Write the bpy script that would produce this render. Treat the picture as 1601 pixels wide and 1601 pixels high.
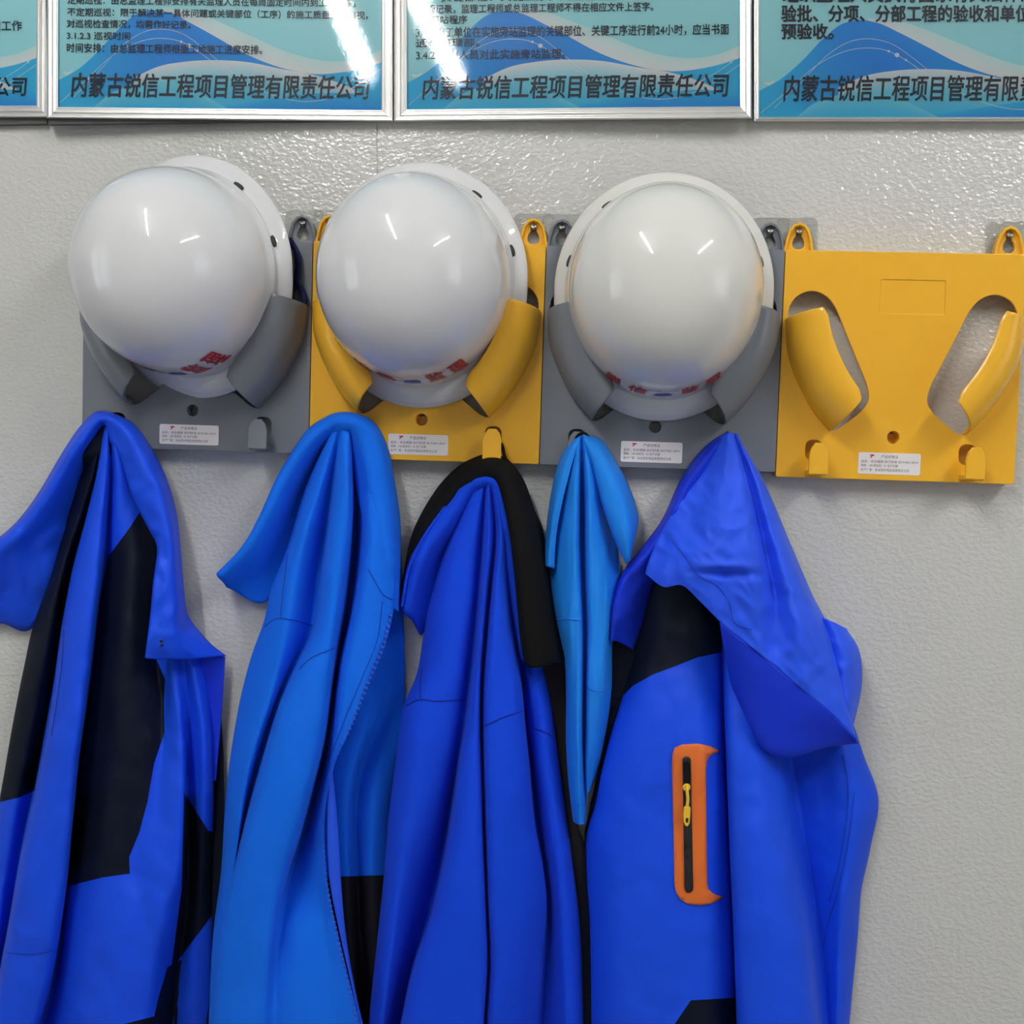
import bpy, bmesh, math, random
import numpy as np
from mathutils import Vector, Matrix, noise, geometry
from mathutils.bvhtree import BVHTree

for o in list(bpy.data.objects):
    bpy.data.objects.remove(o)
SC = bpy.context.scene
COL = SC.collection
random.seed(7)

# ------------------------------------------------------------------ camera
Z0 = 1.30                    # height of the picture centre on the wall
MM = 0.001
PXS = 0.0007                 # metres per photo pixel on the wall plane
DIST = 1.20
YAW, PITCH = math.radians(4.0), math.radians(3.0)
TGT = Vector((0, 0, Z0))
CAM = TGT + DIST * Vector((math.sin(YAW) * math.cos(PITCH), -math.cos(YAW) * math.cos(PITCH), math.sin(PITCH)))
FW = (TGT - CAM).normalized()
RT = FW.cross(Vector((0, 0, 1))).normalized()
UP = RT.cross(FW)
FPX = DIST / PXS
cd = bpy.data.cameras.new('camera')
cd.sensor_width = 36.0
cd.lens = 36.0 * FPX / 1601.0
cd.clip_start = 0.02
co = bpy.data.objects.new('camera', cd)
COL.objects.link(co)
co.matrix_world = Matrix(((RT.x, UP.x, -FW.x, CAM.x), (RT.y, UP.y, -FW.y, CAM.y), (RT.z, UP.z, -FW.z, CAM.z), (0, 0, 0, 1)))
SC.camera = co

# ------------------------------------------------------------------ world, exposure
SC.view_settings.view_transform = 'Standard'
SC.view_settings.look = 'None'
SC.view_settings.gamma = 1.0
SC.view_settings.use_curve_mapping = False
SC.view_settings.exposure = 0.5
W = bpy.data.worlds.new('daylight')
SC.world = W
W.use_nodes = True
W.node_tree.nodes['Background'].inputs[0].default_value = (0.86, 0.93, 1.0, 1)
W.node_tree.nodes['Background'].inputs[1].default_value = 1.3
TUBE_POWER = 78.0

# room extents
XL, XR, YB, ZC = -2.3, 2.7, -3.6, 2.66


def P(px, py, d=0.0):
    """point seen at photo pixel (px, py) lying d millimetres in front of the wall"""
    r = FW + RT * ((px - 800.5) / FPX) + UP * ((800.5 - py) / FPX)
    t = (-d * MM - CAM.y) / r.y
    return CAM + r * t


# ------------------------------------------------------------------ materials
def new_mat(name):
    m = bpy.data.materials.new(name)
    m.use_nodes = True
    nt = m.node_tree
    b = nt.nodes['Principled BSDF']
    return m, nt, b


def bump(nt, b, scale, strength, dist=0.001, detail=3.0, kind='noise', vec=None, inp='Normal'):
    tc = nt.nodes.new('ShaderNodeTexCoord')
    src = tc.outputs['Object']
    if vec:
        mp = nt.nodes.new('ShaderNodeMapping')
        mp.inputs['Scale'].default_value = vec
        nt.links.new(src, mp.inputs['Vector'])
        src = mp.outputs[0]
    if kind == 'noise':
        t = nt.nodes.new('ShaderNodeTexNoise')
        t.inputs['Scale'].default_value = scale
        t.inputs['Detail'].default_value = detail
        out = t.outputs['Fac']
    else:
        t = nt.nodes.new('ShaderNodeTexVoronoi')
        t.feature = 'SMOOTH_F1'
        t.inputs['Scale'].default_value = scale
        out = t.outputs['Distance']
    nt.links.new(src, t.inputs['Vector'])
    bp = nt.nodes.new('ShaderNodeBump')
    bp.inputs['Strength'].default_value = strength
    bp.inputs['Distance'].default_value = dist
    nt.links.new(out, bp.inputs['Height'])
    nt.links.new(bp.outputs[0], b.inputs[inp])
    return t, bp


def vary(nt, b, col, amt, scale):
    """small procedural tone variation of the base colour"""
    tc = nt.nodes.new('ShaderNodeTexCoord')
    t = nt.nodes.new('ShaderNodeTexNoise')
    t.inputs['Scale'].default_value = scale
    t.inputs['Detail'].default_value = 4
    nt.links.new(tc.outputs['Object'], t.inputs['Vector'])
    mx = nt.nodes.new('ShaderNodeMix')
    mx.data_type = 'RGBA'
    mx.inputs['A'].default_value = [c * (1 - amt) for c in col[:3]] + [1]
    mx.inputs['B'].default_value = [min(1, c * (1 + amt)) for c in col[:3]] + [1]
    nt.links.new(t.outputs['Fac'], mx.inputs['Factor'])
    nt.links.new(mx.outputs['Result'], b.inputs['Base Color'])


def simple(name, col, rough=0.5, metal=0.0, coat=0.0, spec=0.5, amt=0.03, scale=60):
    m, nt, b = new_mat(name)
    vary(nt, b, col, amt, scale)
    b.inputs['Roughness'].default_value = rough
    b.inputs['Metallic'].default_value = metal
    b.inputs['Coat Weight'].default_value = coat
    b.inputs['Coat Roughness'].default_value = 0.03
    b.inputs['Specular IOR Level'].default_value = spec
    return m


def fabric(name, col, rough=0.75, sheen=0.15, sheen_tint=(0.3, 0.5, 1, 1), bscale=900, bstr=0.25, spec=0.25, amt=0.05):
    m, nt, b = new_mat(name)
    vary(nt, b, col, amt, 45)
    b.inputs['Roughness'].default_value = rough
    b.inputs['Specular IOR Level'].default_value = spec
    b.inputs['Sheen Weight'].default_value = sheen
    b.inputs['Sheen Roughness'].default_value = 0.4
    b.inputs['Sheen Tint'].default_value = sheen_tint
    bump(nt, b, bscale, bstr, 0.0006, 4.0)
    return m


def wall_mat():
    m, nt, b = new_mat('embossed_grey_steel_panel')
    vary(nt, b, (0.60, 0.60, 0.575), 0.02, 4)
    b.inputs['Roughness'].default_value = 0.11
    b.inputs['Specular IOR Level'].default_value = 0.5
    tc = nt.nodes.new('ShaderNodeTexCoord')
    mp = nt.nodes.new('ShaderNodeMapping')
    mp.inputs['Scale'].default_value = (1.0, 1.0, 1.45)
    mp.inputs['Rotation'].default_value = (0, 0.45, 0)
    nt.links.new(tc.outputs['Object'], mp.inputs['Vector'])
    t = nt.nodes.new('ShaderNodeTexNoise')
    t.inputs['Scale'].default_value = 165
    t.inputs['Detail'].default_value = 1.5
    t.inputs['Roughness'].default_value = 0.45
    t.inputs['Distortion'].default_value = 0.35
    nt.links.new(mp.outputs[0], t.inputs['Vector'])
    rp = nt.nodes.new('ShaderNodeMapRange')
    rp.interpolation_type = 'SMOOTHSTEP'
    rp.inputs['From Min'].default_value = 0.30
    rp.inputs['From Max'].default_value = 0.70
    nt.links.new(t.outputs['Fac'], rp.inputs['Value'])
    bp = nt.nodes.new('ShaderNodeBump')
    bp.inputs['Strength'].default_value = 0.34
    bp.inputs['Distance'].default_value = 0.0014
    nt.links.new(rp.outputs[0], bp.inputs['Height'])
    nt.links.new(bp.outputs[0], b.inputs['Normal'])
    return m


def clear_mat(name, tint, gloss, rough, bstr=0.02):
    m = bpy.data.materials.new(name)
    m.use_nodes = True
    nt = m.node_tree
    nt.nodes.clear()
    out = nt.nodes.new('ShaderNodeOutputMaterial')
    tr = nt.nodes.new('ShaderNodeBsdfTransparent')
    tr.inputs[0].default_value = (*tint, 1)
    gl = nt.nodes.new('ShaderNodeBsdfGlossy')
    gl.inputs['Roughness'].default_value = rough
    mx = nt.nodes.new('ShaderNodeMixShader')
    fr = nt.nodes.new('ShaderNodeFresnel')
    fr.inputs['IOR'].default_value = gloss
    nt.links.new(fr.outputs[0], mx.inputs[0])
    nt.links.new(tr.outputs[0], mx.inputs[1])
    nt.links.new(gl.outputs[0], mx.inputs[2])
    nt.links.new(mx.outputs[0], out.inputs[0])
    tc = nt.nodes.new('ShaderNodeTexCoord')
    t = nt.nodes.new('ShaderNodeTexNoise')
    t.inputs['Scale'].default_value = 380
    t.inputs['Detail'].default_value = 5
    nt.links.new(tc.outputs['Object'], t.inputs['Vector'])
    bp = nt.nodes.new('ShaderNodeBump')
    bp.inputs['Strength'].default_value = bstr
    bp.inputs['Distance'].default_value = 0.001
    nt.links.new(t.outputs['Fac'], bp.inputs['Height'])
    nt.links.new(bp.outputs[0], gl.inputs['Normal'])
    return m


def print_mat():
    m, nt, b = new_mat('printed_paper')
    a = nt.nodes.new('ShaderNodeAttribute')
    a.attribute_name = 'Ink'
    nt.links.new(a.outputs['Color'], b.inputs['Base Color'])
    b.inputs['Roughness'].default_value = 0.6
    bump(nt, b, 800, 0.05, 0.0003)
    return m


def emit_mat(name, col, s):
    m = bpy.data.materials.new(name)
    m.use_nodes = True
    nt = m.node_tree
    nt.nodes.clear()
    out = nt.nodes.new('ShaderNodeOutputMaterial')
    e = nt.nodes.new('ShaderNodeEmission')
    e.inputs[0].default_value = (*col, 1)
    e.inputs[1].default_value = s
    nt.links.new(e.outputs[0], out.inputs[0])
    return m


M = {}
M['wall'] = wall_mat()
M['plain_wall'] = simple('white_painted_wall', (0.45, 0.45, 0.44), 0.6)
M['ceiling'] = simple('white_ceiling', (0.6, 0.6, 0.6), 0.7)
M['floor'] = simple('grey_floor', (0.32, 0.32, 0.32), 0.5, amt=0.1, scale=8)
M['gap'] = simple('dark_joint', (0.08, 0.08, 0.08), 0.8)
M['grey'] = simple('grey_plastic', (0.175, 0.19, 0.215), 0.24, spec=0.5, amt=0.02)
M['yellow'] = simple('yellow_plastic', (0.86, 0.455, 0.028), 0.24, spec=0.5, amt=0.02)
M['white'] = simple('glossy_white_shell', (0.70, 0.70, 0.715), 0.055, coat=0.5, spec=0.5, amt=0.01, scale=20)
M['white_warm'] = simple('glossy_ivory_shell', (0.72, 0.715, 0.67), 0.055, coat=0.5, spec=0.5, amt=0.01, scale=20)
M['dark_slot'] = simple('dark_hole', (0.035, 0.03, 0.025), 0.7)
M['strap'] = fabric('dark_blue_webbing', (0.006, 0.008, 0.05))
M['alu'] = simple('brushed_aluminium', (0.86, 0.85, 0.84), 0.36, metal=1.0, amt=0.04, scale=30)
M['paper'] = print_mat()
M['ink'] = simple('black_ink', (0.006, 0.012, 0.035), 0.5)
M['glass'] = clear_mat('glossy_cover_sheet', (0.98, 0.99, 0.99), 1.5, 0.03)
M['clear'] = clear_mat('clear_plastic_pad', (0.985, 0.99, 0.985), 1.3, 0.12)
M['steel'] = simple('steel', (0.55, 0.54, 0.52), 0.25, metal=1.0)
M['label'] = simple('white_sticker', (0.84, 0.80, 0.80), 0.45)
M['label_ink'] = simple('sticker_ink', (0.06, 0.05, 0.05), 0.6)
M['red_ink'] = simple('red_ink', (0.50, 0.012, 0.03), 0.4)
M['blue_ink'] = simple('blue_ink', (0.02, 0.06, 0.38), 0.4)
M['shell_blue'] = fabric('royal_blue_shell_fabric', (0.009, 0.074, 0.76), rough=0.5, sheen=0.02, bstr=0.06, spec=0.18)
M['hood_blue'] = fabric('worn_blue_hood_fabric', (0.018, 0.090, 0.84), rough=0.6, sheen=0.15, bstr=0.12, bscale=400, spec=0.3, amt=0.14)
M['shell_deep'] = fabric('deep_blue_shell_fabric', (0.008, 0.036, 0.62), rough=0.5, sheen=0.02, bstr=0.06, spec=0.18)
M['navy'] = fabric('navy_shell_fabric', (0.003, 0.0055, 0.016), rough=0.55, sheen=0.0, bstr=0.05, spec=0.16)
M['fleece_light'] = fabric('bright_blue_fleece', (0.009, 0.155, 0.82), rough=0.95, sheen=0.08, bstr=0.6, spec=0.08)
M['fleece_deep'] = fabric('royal_blue_fleece', (0.009, 0.064, 0.70), rough=0.95, sheen=0.08, bstr=0.8, spec=0.08)
M['jersey'] = fabric('sky_blue_stretch_jersey', (0.012, 0.24, 0.84), rough=0.6, sheen=0.08, bstr=0.1, spec=0.2)
M['black_fabric'] = fabric('black_fabric', (0.006, 0.006, 0.0065), rough=0.8, sheen=0.0, spec=0.1)
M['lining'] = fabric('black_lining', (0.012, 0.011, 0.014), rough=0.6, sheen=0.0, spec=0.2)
M['zip'] = simple('blue_zip', (0.06, 0.10, 0.62), 0.4)
M['seam'] = fabric('blue_seam_thread', (0.006, 0.05, 0.42), sheen=0)
M['seam_deep'] = fabric('deep_blue_seam_thread', (0.004, 0.014, 0.25), sheen=0)
M['orange'] = fabric('orange_rubber_trim', (0.72, 0.155, 0.022), rough=0.5, sheen=0.0, bstr=0.03, spec=0.4)
M['black_rubber'] = simple('black_zip', (0.012, 0.011, 0.011), 0.45)
M['pull_yellow'] = simple('yellow_cord', (0.80, 0.52, 0.03), 0.45)
M['lamp'] = emit_mat('fluorescent_tube', (1.0, 0.985, 0.95), TUBE_POWER)
M['lamp_body'] = simple('white_lamp_housing', (0.8, 0.8, 0.8), 0.4)


# ------------------------------------------------------------------ object helpers
def link(name, me, mat, parent=None, mods=()):
    o = bpy.data.objects.new(name, me)
    COL.objects.link(o)
    if mat is not None:
        for m in (mat if isinstance(mat, (list, tuple)) else [mat]):
            me.materials.append(m)
    if parent is not None:
        o.parent = parent
    for kind, kw in mods:
        md = o.modifiers.new(kind.lower(), kind)
        for k, v in kw.items():
            setattr(md, k, v)
    return o


def mesh(verts, faces, smooth=True):
    me = bpy.data.meshes.new('m')
    me.from_pydata([tuple(v) for v in verts], [], faces)
    if smooth:
        me.polygons.foreach_set('use_smooth', [True] * len(me.polygons))
    me.update()
    return me


def tag(o, label=None, cat=None, group=None, kind=None):
    if label:
        o['label'] = label
    if cat:
        o['category'] = cat
    if group:
        o['group'] = group
    if kind:
        o['kind'] = kind
    return o


def empty(name, loc=(0, 0, 0)):
    o = bpy.data.objects.new(name, None)
    o.empty_display_size = 0.03
    COL.objects.link(o)
    o.location = loc
    return o


def box_mesh(x0, x1, y0, y1, z0, z1, bev=0.0, seg=2):
    bm = bmesh.new()
    bmesh.ops.create_cube(bm, size=1.0)
    for v in bm.verts:
        v.co = Vector(((x0 + x1) / 2 + v.co.x * (x1 - x0), (y0 + y1) / 2 + v.co.y * (y1 - y0), (z0 + z1) / 2 + v.co.z * (z1 - z0)))
    if bev:
        bmesh.ops.bevel(bm, geom=bm.edges[:], offset=bev, segments=seg, affect='EDGES', profile=0.5)
    me = bpy.data.meshes.new('m')
    bm.to_mesh(me)
    bm.free()
    return me


def join_meshes(ms):
    bm = bmesh.new()
    for m in ms:
        bm.from_mesh(m)
    me = bpy.data.meshes.new('m')
    bm.to_mesh(me)
    bm.free()
    return me


def sheet_mesh(loops, y0, y1, bev=0.0, res=3):
    """flat sheet in the local x-z plane with holes; loops of (x, z); spans y0..y1 (y0 nearer the viewer)"""
    cu = bpy.data.curves.new('c', 'CURVE')
    cu.dimensions = '2D'
    cu.fill_mode = 'BOTH'
    for lp in loops:
        sp = cu.splines.new('POLY')
        sp.points.add(len(lp) - 1)
        for p, q in zip(sp.points, lp):
            p.co = (q[0], q[1], 0, 1)
        sp.use_cyclic_u = True
    cu.extrude = abs(y1 - y0) / 2 - bev
    cu.bevel_depth = bev
    cu.bevel_resolution = res
    cu.offset = -bev
    o = bpy.data.objects.new('c', cu)
    COL.objects.link(o)
    dg = bpy.context.evaluated_depsgraph_get()
    me = bpy.data.meshes.new_from_object(o.evaluated_get(dg))
    bpy.data.objects.remove(o)
    me.transform(Matrix.Translation((0, (y0 + y1) / 2, 0)) @ Matrix.Rotation(math.pi / 2, 4, 'X'))
    me.polygons.foreach_set('use_smooth', [False] * len(me.polygons))
    me.materials.clear()
    return me


def text_mesh(body, bold=0.0, shear=0.0):
    cu = bpy.data.curves.new('t', 'FONT')
    cu.body = body
    cu.size = 1.0
    cu.offset = bold
    cu.shear = shear
    cu.resolution_u = 3
    o = bpy.data.objects.new('t', cu)
    COL.objects.link(o)
    dg = bpy.context.evaluated_depsgraph_get()
    me = bpy.data.meshes.new_from_object(o.evaluated_get(dg))
    bpy.data.objects.remove(o)
    me.materials.clear()
    n = len(me.vertices)
    co_ = np.empty(n * 3)
    me.vertices.foreach_get('co', co_)
    co_ = co_.reshape(-1, 3)
    return me, co_


def set_co(me, c):
    me.vertices.foreach_set('co', np.asarray(c, dtype=float).ravel())
    me.update()


def hermite(pts, tq, alpha=0.5, closed=False, params=None):
    """smooth curve through pts (k,n) evaluated at params; returns t-knots if tq is None"""
    p = np.asarray(pts, float)
    k = len(p)
    if params is None:
        seg = np.maximum(np.linalg.norm(np.diff(p, axis=0), axis=1), 1e-4) ** alpha
        t = np.concatenate([[0], np.cumsum(seg)])
        t /= t[-1]
    else:
        t = np.asarray(params, float)
    dt = np.diff(t)
    sl = np.diff(p, axis=0) / dt[:, None]
    m = np.zeros_like(p)
    if k > 2:
        m[1:-1] = (sl[:-1] * dt[1:, None] + sl[1:] * dt[:-1, None]) / (dt[1:] + dt[:-1])[:, None]
    m[0] = sl[0]
    m[-1] = sl[-1]
    if closed:
        mm = (sl[-1] * dt[0] + sl[0] * dt[-1]) / (dt[0] + dt[-1])
        m[0] = m[-1] = mm
    i = np.clip(np.searchsorted(t, tq, side='right') - 1, 0, k - 2)
    h = dt[i]
    s = ((tq - t[i]) / h)[:, None]
    h = h[:, None]
    return ((2 * s**3 - 3 * s**2 + 1) * p[i] + (s**3 - 2 * s**2 + s) * h * m[i] + (-2 * s**3 + 3 * s**2) * p[i + 1] + (s**3 - s**2) * h * m[i + 1])


def wrinkle(x, y, amp, sx, sy, seed):
    return amp * (noise.noise(Vector((x / sx, y / sy, seed))) + 0.45 * noise.noise(Vector((x / sx * 2.3, y / sy * 2.1, seed + 9.1))))


def across(C, tq, t, closed):
    """cross-sections through the fold lines: rounded ridges, sharp creases where a fold line lies deepest"""
    k = len(C)
    dt = np.diff(t)[:, None, None]
    sl = np.diff(C, axis=0) / dt
    mL = np.zeros_like(C); mR = np.zeros_like(C)
    m = (sl[:-1] * dt[1:] + sl[1:] * dt[:-1]) / (dt[1:] + dt[:-1])
    dep = np.minimum(C[:-2, :, 2], C[2:, :, 2]) - C[1:-1, :, 2]
    w = np.clip(dep / 14.0, 0, 1)[:, :, None] * CREASE
    mL[1:-1] = m * (1 - w) + sl[:-1] * w
    mR[1:-1] = m * (1 - w) + sl[1:] * w
    mR[0] = sl[0]; mL[0] = sl[0]; mL[-1] = sl[-1]; mR[-1] = sl[-1]
    if closed:
        mm = (sl[-1] * dt[0] + sl[0] * dt[-1]) / (dt[0] + dt[-1])
        mR[0] = mm; mL[-1] = mm
    i = np.clip(np.searchsorted(t, tq, side='right') - 1, 0, k - 2)
    h = dt[i]
    s = ((tq - t[i])[:, None, None] / h)
    return ((2 * s**3 - 3 * s**2 + 1) * C[i] + (s**3 - 2 * s**2 + s) * h * mR[i] + (-2 * s**3 + 3 * s**2) * C[i + 1] + (s**3 - s**2) * h * mL[i + 1])


CREASE, REF, DEEP = 0.9, 92.0, 1.3


def grid(cols, nv=150, per=8, mode='y', y1=None, closed=False, back=10, amp=1.6, sx=38, sy=120, seed=1.0, dshift=0.0, crumple=0.0):
    """cloth grid in photo space (px, py, mm before the wall) from fold lines"""
    C = []
    v = np.linspace(0, 1, nv)
    for c in cols:
        c = [tuple(map(float, q)) for q in c]
        if y1 is not None and c[-1][1] < y1 - 1:
            a, b = c[-2], c[-1]
            k = (y1 - b[1]) / max(b[1] - a[1], 1) * 0.7
            c.append((b[0] + (b[0] - a[0]) * k, y1, b[2]))
        a = np.array(c)
        if mode == 'y':
            t = (a[:, 1] - a[0, 1]) / (a[-1, 1] - a[0, 1])
            C.append(hermite(a, v, params=t))
        else:
            C.append(hermite(a, v, params=np.linspace(0, 1, len(a))))
    if closed:
        for c in C:
            c[:, 2] = np.maximum(REF - (REF - c[:, 2]) * (1 + (DEEP - 1) * np.clip((v - 0.03) / 0.15, 0, 1)), 8)
        w = np.clip((C[-1][:, 0] - C[0][:, 0]), 4, None)
        L = C[0].copy(); R = C[-1].copy()
        L[:, 0] += w * 0.18; R[:, 0] -= w * 0.18
        L[:, 2] = np.minimum(back, C[0][:, 2] - 6); R[:, 2] = np.minimum(back, C[-1][:, 2] - 6)
        C = C + [R, L, C[0].copy()]
    C = np.array(C)                      # (k, nv, 3)
    k = len(C)
    # shared across-parameter from mean spacing
    dd = np.linalg.norm(np.diff(C * np.array([1, 1, 1.4]), axis=0), axis=2).mean(axis=1) ** 0.5
    t = np.concatenate([[0], np.cumsum(dd)]); t /= t[-1]
    tq = np.concatenate([np.linspace(t[i], t[i + 1], per, endpoint=False) for i in range(k - 1)] + [[1.0]])
    nu = len(tq)
    G = across(C, tq, t, closed)
    # never through the wall
    if amp:
        for i in range(nu):
            for j in range(nv):
                x, y, d = G[i, j]
                G[i, j, 2] += wrinkle(x, y, amp, sx, sy, seed)
                if crumple:
                    n1 = noise.noise(Vector(((x + 0.5 * y) / 34, (y - 0.5 * x) / 52, seed + 3.3)))
                    n2 = noise.noise(Vector(((x - 0.7 * y) / 26, (y + 0.6 * x) / 60, seed + 7.7)))
                    G[i, j, 2] += crumple * (0.35 - abs(n1) * 2.2 + 0.2 - abs(n2) * 1.4)
    G[:, :, 2] += dshift
    G[:, :, 2] = np.maximum(G[:, :, 2], 4.0)
    if closed:
        G[-1] = G[0]
    return G


def grid_mesh_px(G, closed=False):
    nu, nv = G.shape[:2]
    V = G.reshape(-1, 3)
    if closed:
        idx = lambda i, j: (i % (nu - 1)) * nv + j
        V = V[:(nu - 1) * nv]
    else:
        idx = lambda i, j: i * nv + j
    F = [(idx(i, j), idx(i, j + 1), idx(i + 1, j + 1), idx(i + 1, j)) for i in range(nu - 1) for j in range(nv - 1)]
    return V, F


def to_world(V):
    return [P(*v) for v in V]


def inside(p, poly):
    x, y = p
    r = False
    n = len(poly)
    for i in range(n):
        x1, y1 = poly[i]
        x2, y2 = poly[(i + 1) % n]
        if (y1 > y) != (y2 > y) and x < (x2 - x1) * (y - y1) / (y2 - y1) + x1:
            r = not r
    return r


def cloth(parent, name, mat, G, closed=False, panels=(), thick=0.0, flip=False):
    """link a cloth part; panels = [(part name, material, photo polygon, label)] are cut out of it along real seams. Returns BVH in photo space."""
    V, F = grid_mesh_px(G, closed)
    bvh = BVHTree.FromPolygons([tuple(v) for v in V], F)
    bm = bmesh.new()
    bv = [bm.verts.new(v) for v in V]
    for f in F:
        try:
            bm.faces.new([bv[i] for i in f])
        except ValueError:
            pass
    if panels:
        for _, _, poly, _ in panels:
            n = len(poly)
            for i in range(n):
                a, b = Vector((*poly[i], 0)), Vector((*poly[(i + 1) % n], 0))
                e = (b - a)
                if e.length < 0.5:
                    continue
                lo = (min(a.x, b.x) - 2, min(a.y, b.y) - 2)
                hi = (max(a.x, b.x) + 2, max(a.y, b.y) + 2)
                fs = []
                for f in bm.faces:
                    xs = [v.co.x for v in f.verts]
                    ys = [v.co.y for v in f.verts]
                    if max(xs) >= lo[0] and min(xs) <= hi[0] and max(ys) >= lo[1] and min(ys) <= hi[1]:
                        fs.append(f)
                if not fs:
                    continue
                geo = set(fs)
                for f in fs:
                    geo.update(f.edges); geo.update(f.verts)
                bmesh.ops.bisect_plane(bm, geom=list(geo), dist=1e-4, plane_co=a, plane_no=(-e.y, e.x, 0))
    groups = {}
    for f in bm.faces:
        c = f.calc_center_median()
        k = -1
        for n_, pn in enumerate(panels):
            if inside((c.x, c.y), pn[2]):
                k = n_
        groups.setdefault(k, []).append([tuple(v.co) for v in f.verts])
    bm.free()
    made = {}
    for k, fl in groups.items():
        vi, vs, fs = {}, [], []
        for f in fl:
            r = []
            for c in f:
                key = (round(c[0], 3), round(c[1], 3), round(c[2], 3))
                if key not in vi:
                    vi[key] = len(vs); vs.append(c)
                if vi[key] not in r:
                    r.append(vi[key])
            if len(r) > 2:
                fs.append(r)
        mods = []
        if thick:
            mods.append(('SOLIDIFY', dict(thickness=thick, offset=-1 if not flip else 1, use_even_offset=False)))
        nm, mt = (name, mat) if k < 0 else (panels[k][0], panels[k][1])
        o = link(nm, mesh(to_world(vs), fs), mt, parent, mods)
        if k >= 0 and panels[k][3]:
            o['label'] = panels[k][3]
        made[k] = o
    return bvh


def surf(bvh, x, y, default=60):
    h = bvh.ray_cast(Vector((x, y, 400)), Vector((0, 0, -1)))
    return h[0].z if h[0] is not None else default


def polyline(pts, step=4):
    out = []
    for a, b in zip(pts[:-1], pts[1:]):
        n = max(1, int(math.dist(a, b) / step))
        for i in range(n):
            out.append((a[0] + (b[0] - a[0]) * i / n, a[1] + (b[1] - a[1]) * i / n))
    out.append(pts[-1])
    return out


def smooth2(pts, n=40):
    a = np.array(pts, float)
    return [tuple(q) for q in hermite(a, np.linspace(0, 1, n), alpha=1.0)]


def ribbon(parent, name, mat, bvh, pts, width=2.0, lift=0.8, thick=0.8, smooth=True, depth=None):
    """narrow raised strip lying on a cloth along a photo polyline"""
    pl = polyline(smooth2(pts, 12 * len(pts)) if smooth and len(pts) > 2 else pts, 5)
    vs, fs = [], []
    n = len(pl)
    for i, (x, y) in enumerate(pl):
        a, b = pl[max(i - 1, 0)], pl[min(i + 1, n - 1)]
        tx, ty = b[0] - a[0], b[1] - a[1]
        L = math.hypot(tx, ty) or 1
        nx, ny = -ty / L, tx / L
        for s, dz in ((-1, -1.5), (-0.6, lift), (0.6, lift), (1, -1.5)):
            qx, qy = x + nx * s * width / 2, y + ny * s * width / 2
            d = surf(bvh, qx, qy) if depth is None else depth
            vs.append((qx, qy, d + dz))
    for i in range(n - 1):
        for k in range(3):
            fs.append((i * 4 + k, i * 4 + k + 1, i * 4 + 5 + k, i * 4 + 4 + k))
    return link(name, mesh(to_world(vs), fs), mat, parent)


def patch(parent, name, mat, bvh, poly, lift=1.0, thick=0.001, step=7, depth=None):
    """filled photo polygon laid on a cloth"""
    poly = [Vector(p) for p in poly]
    n = len(poly)
    pts = list(poly)
    xs = [p.x for p in poly]; ys = [p.y for p in poly]
    pl = [(p.x, p.y) for p in poly]
    y = min(ys) + step / 2
    while y < max(ys):
        x = min(xs) + step / 2
        while x < max(xs):
            if inside((x, y), pl):
                pts.append(Vector((x + 0.01, y + 0.013)))
            x += step
        y += step
    r = geometry.delaunay_2d_cdt(pts, [(i, (i + 1) % n) for i in range(n)], [], 1, 0.001)
    vs = []
    for p in r[0]:
        d = surf(bvh, p.x, p.y) if depth is None else (depth(p.x, p.y) if callable(depth) else depth)
        vs.append((p.x, p.y, d + lift))
    mods = [('SOLIDIFY', dict(thickness=thick, offset=0))] if thick else []
    return link(name, mesh(to_world(vs), [list(f) for f in r[2]]), mat, parent, mods)


def tube_mesh(pts, r, seg=8, caps=True):
    pts = [Vector(p) for p in pts]
    n = len(pts)
    vs, fs = [], []
    prev = None
    for i, p in enumerate(pts):
        t = (pts[min(i + 1, n - 1)] - pts[max(i - 1, 0)]).normalized()
        a = prev if prev is not None else (Vector((0, 1, 0)) if abs(t.y) < 0.9 else Vector((1, 0, 0)))
        a = (a - t * a.dot(t)).normalized()
        prev = a
        b = t.cross(a)
        rr = r[i] if isinstance(r, (list, tuple)) else r
        for k in range(seg):
            an = 2 * math.pi * k / seg
            vs.append(p + (a * math.cos(an) + b * math.sin(an)) * rr)
    for i in range(n - 1):
        for k in range(seg):
            fs.append((i * seg + k, i * seg + (k + 1) % seg, (i + 1) * seg + (k + 1) % seg, (i + 1) * seg + k))
    if caps:
        fs.append(tuple(range(seg - 1, -1, -1)))
        fs.append(tuple(range((n - 1) * seg, n * seg)))
    return mesh(vs, fs)


# ------------------------------------------------------------------ the room
SEAM_X = P(590, 230, 0).x
WT = 0.08
wl = link('wall_back_left', box_mesh(XL, SEAM_X - 0.0008, 0, WT, 0, ZC), M['wall'])
tag(wl, kind='structure')
wr = link('wall_back_right', box_mesh(SEAM_X + 0.0008, XR, 0, WT, 0, ZC), M['wall'])
tag(wr, kind='structure')
tag(link('trim_1', box_mesh(SEAM_X - 0.0008, SEAM_X + 0.0008, 0.0015, WT, 0, ZC), M['wall']), kind='structure')
tag(link('floor', box_mesh(XL, XR, YB, WT, -0.05, 0), M['floor']), kind='structure')
tag(link('ceiling', box_mesh(XL, XR, YB, WT, ZC, ZC + 0.05), M['ceiling']), kind='structure')
tag(link('wall_front', box_mesh(XL, XR, YB - 0.08, YB, 0, ZC), M['plain_wall']), kind='structure')


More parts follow.
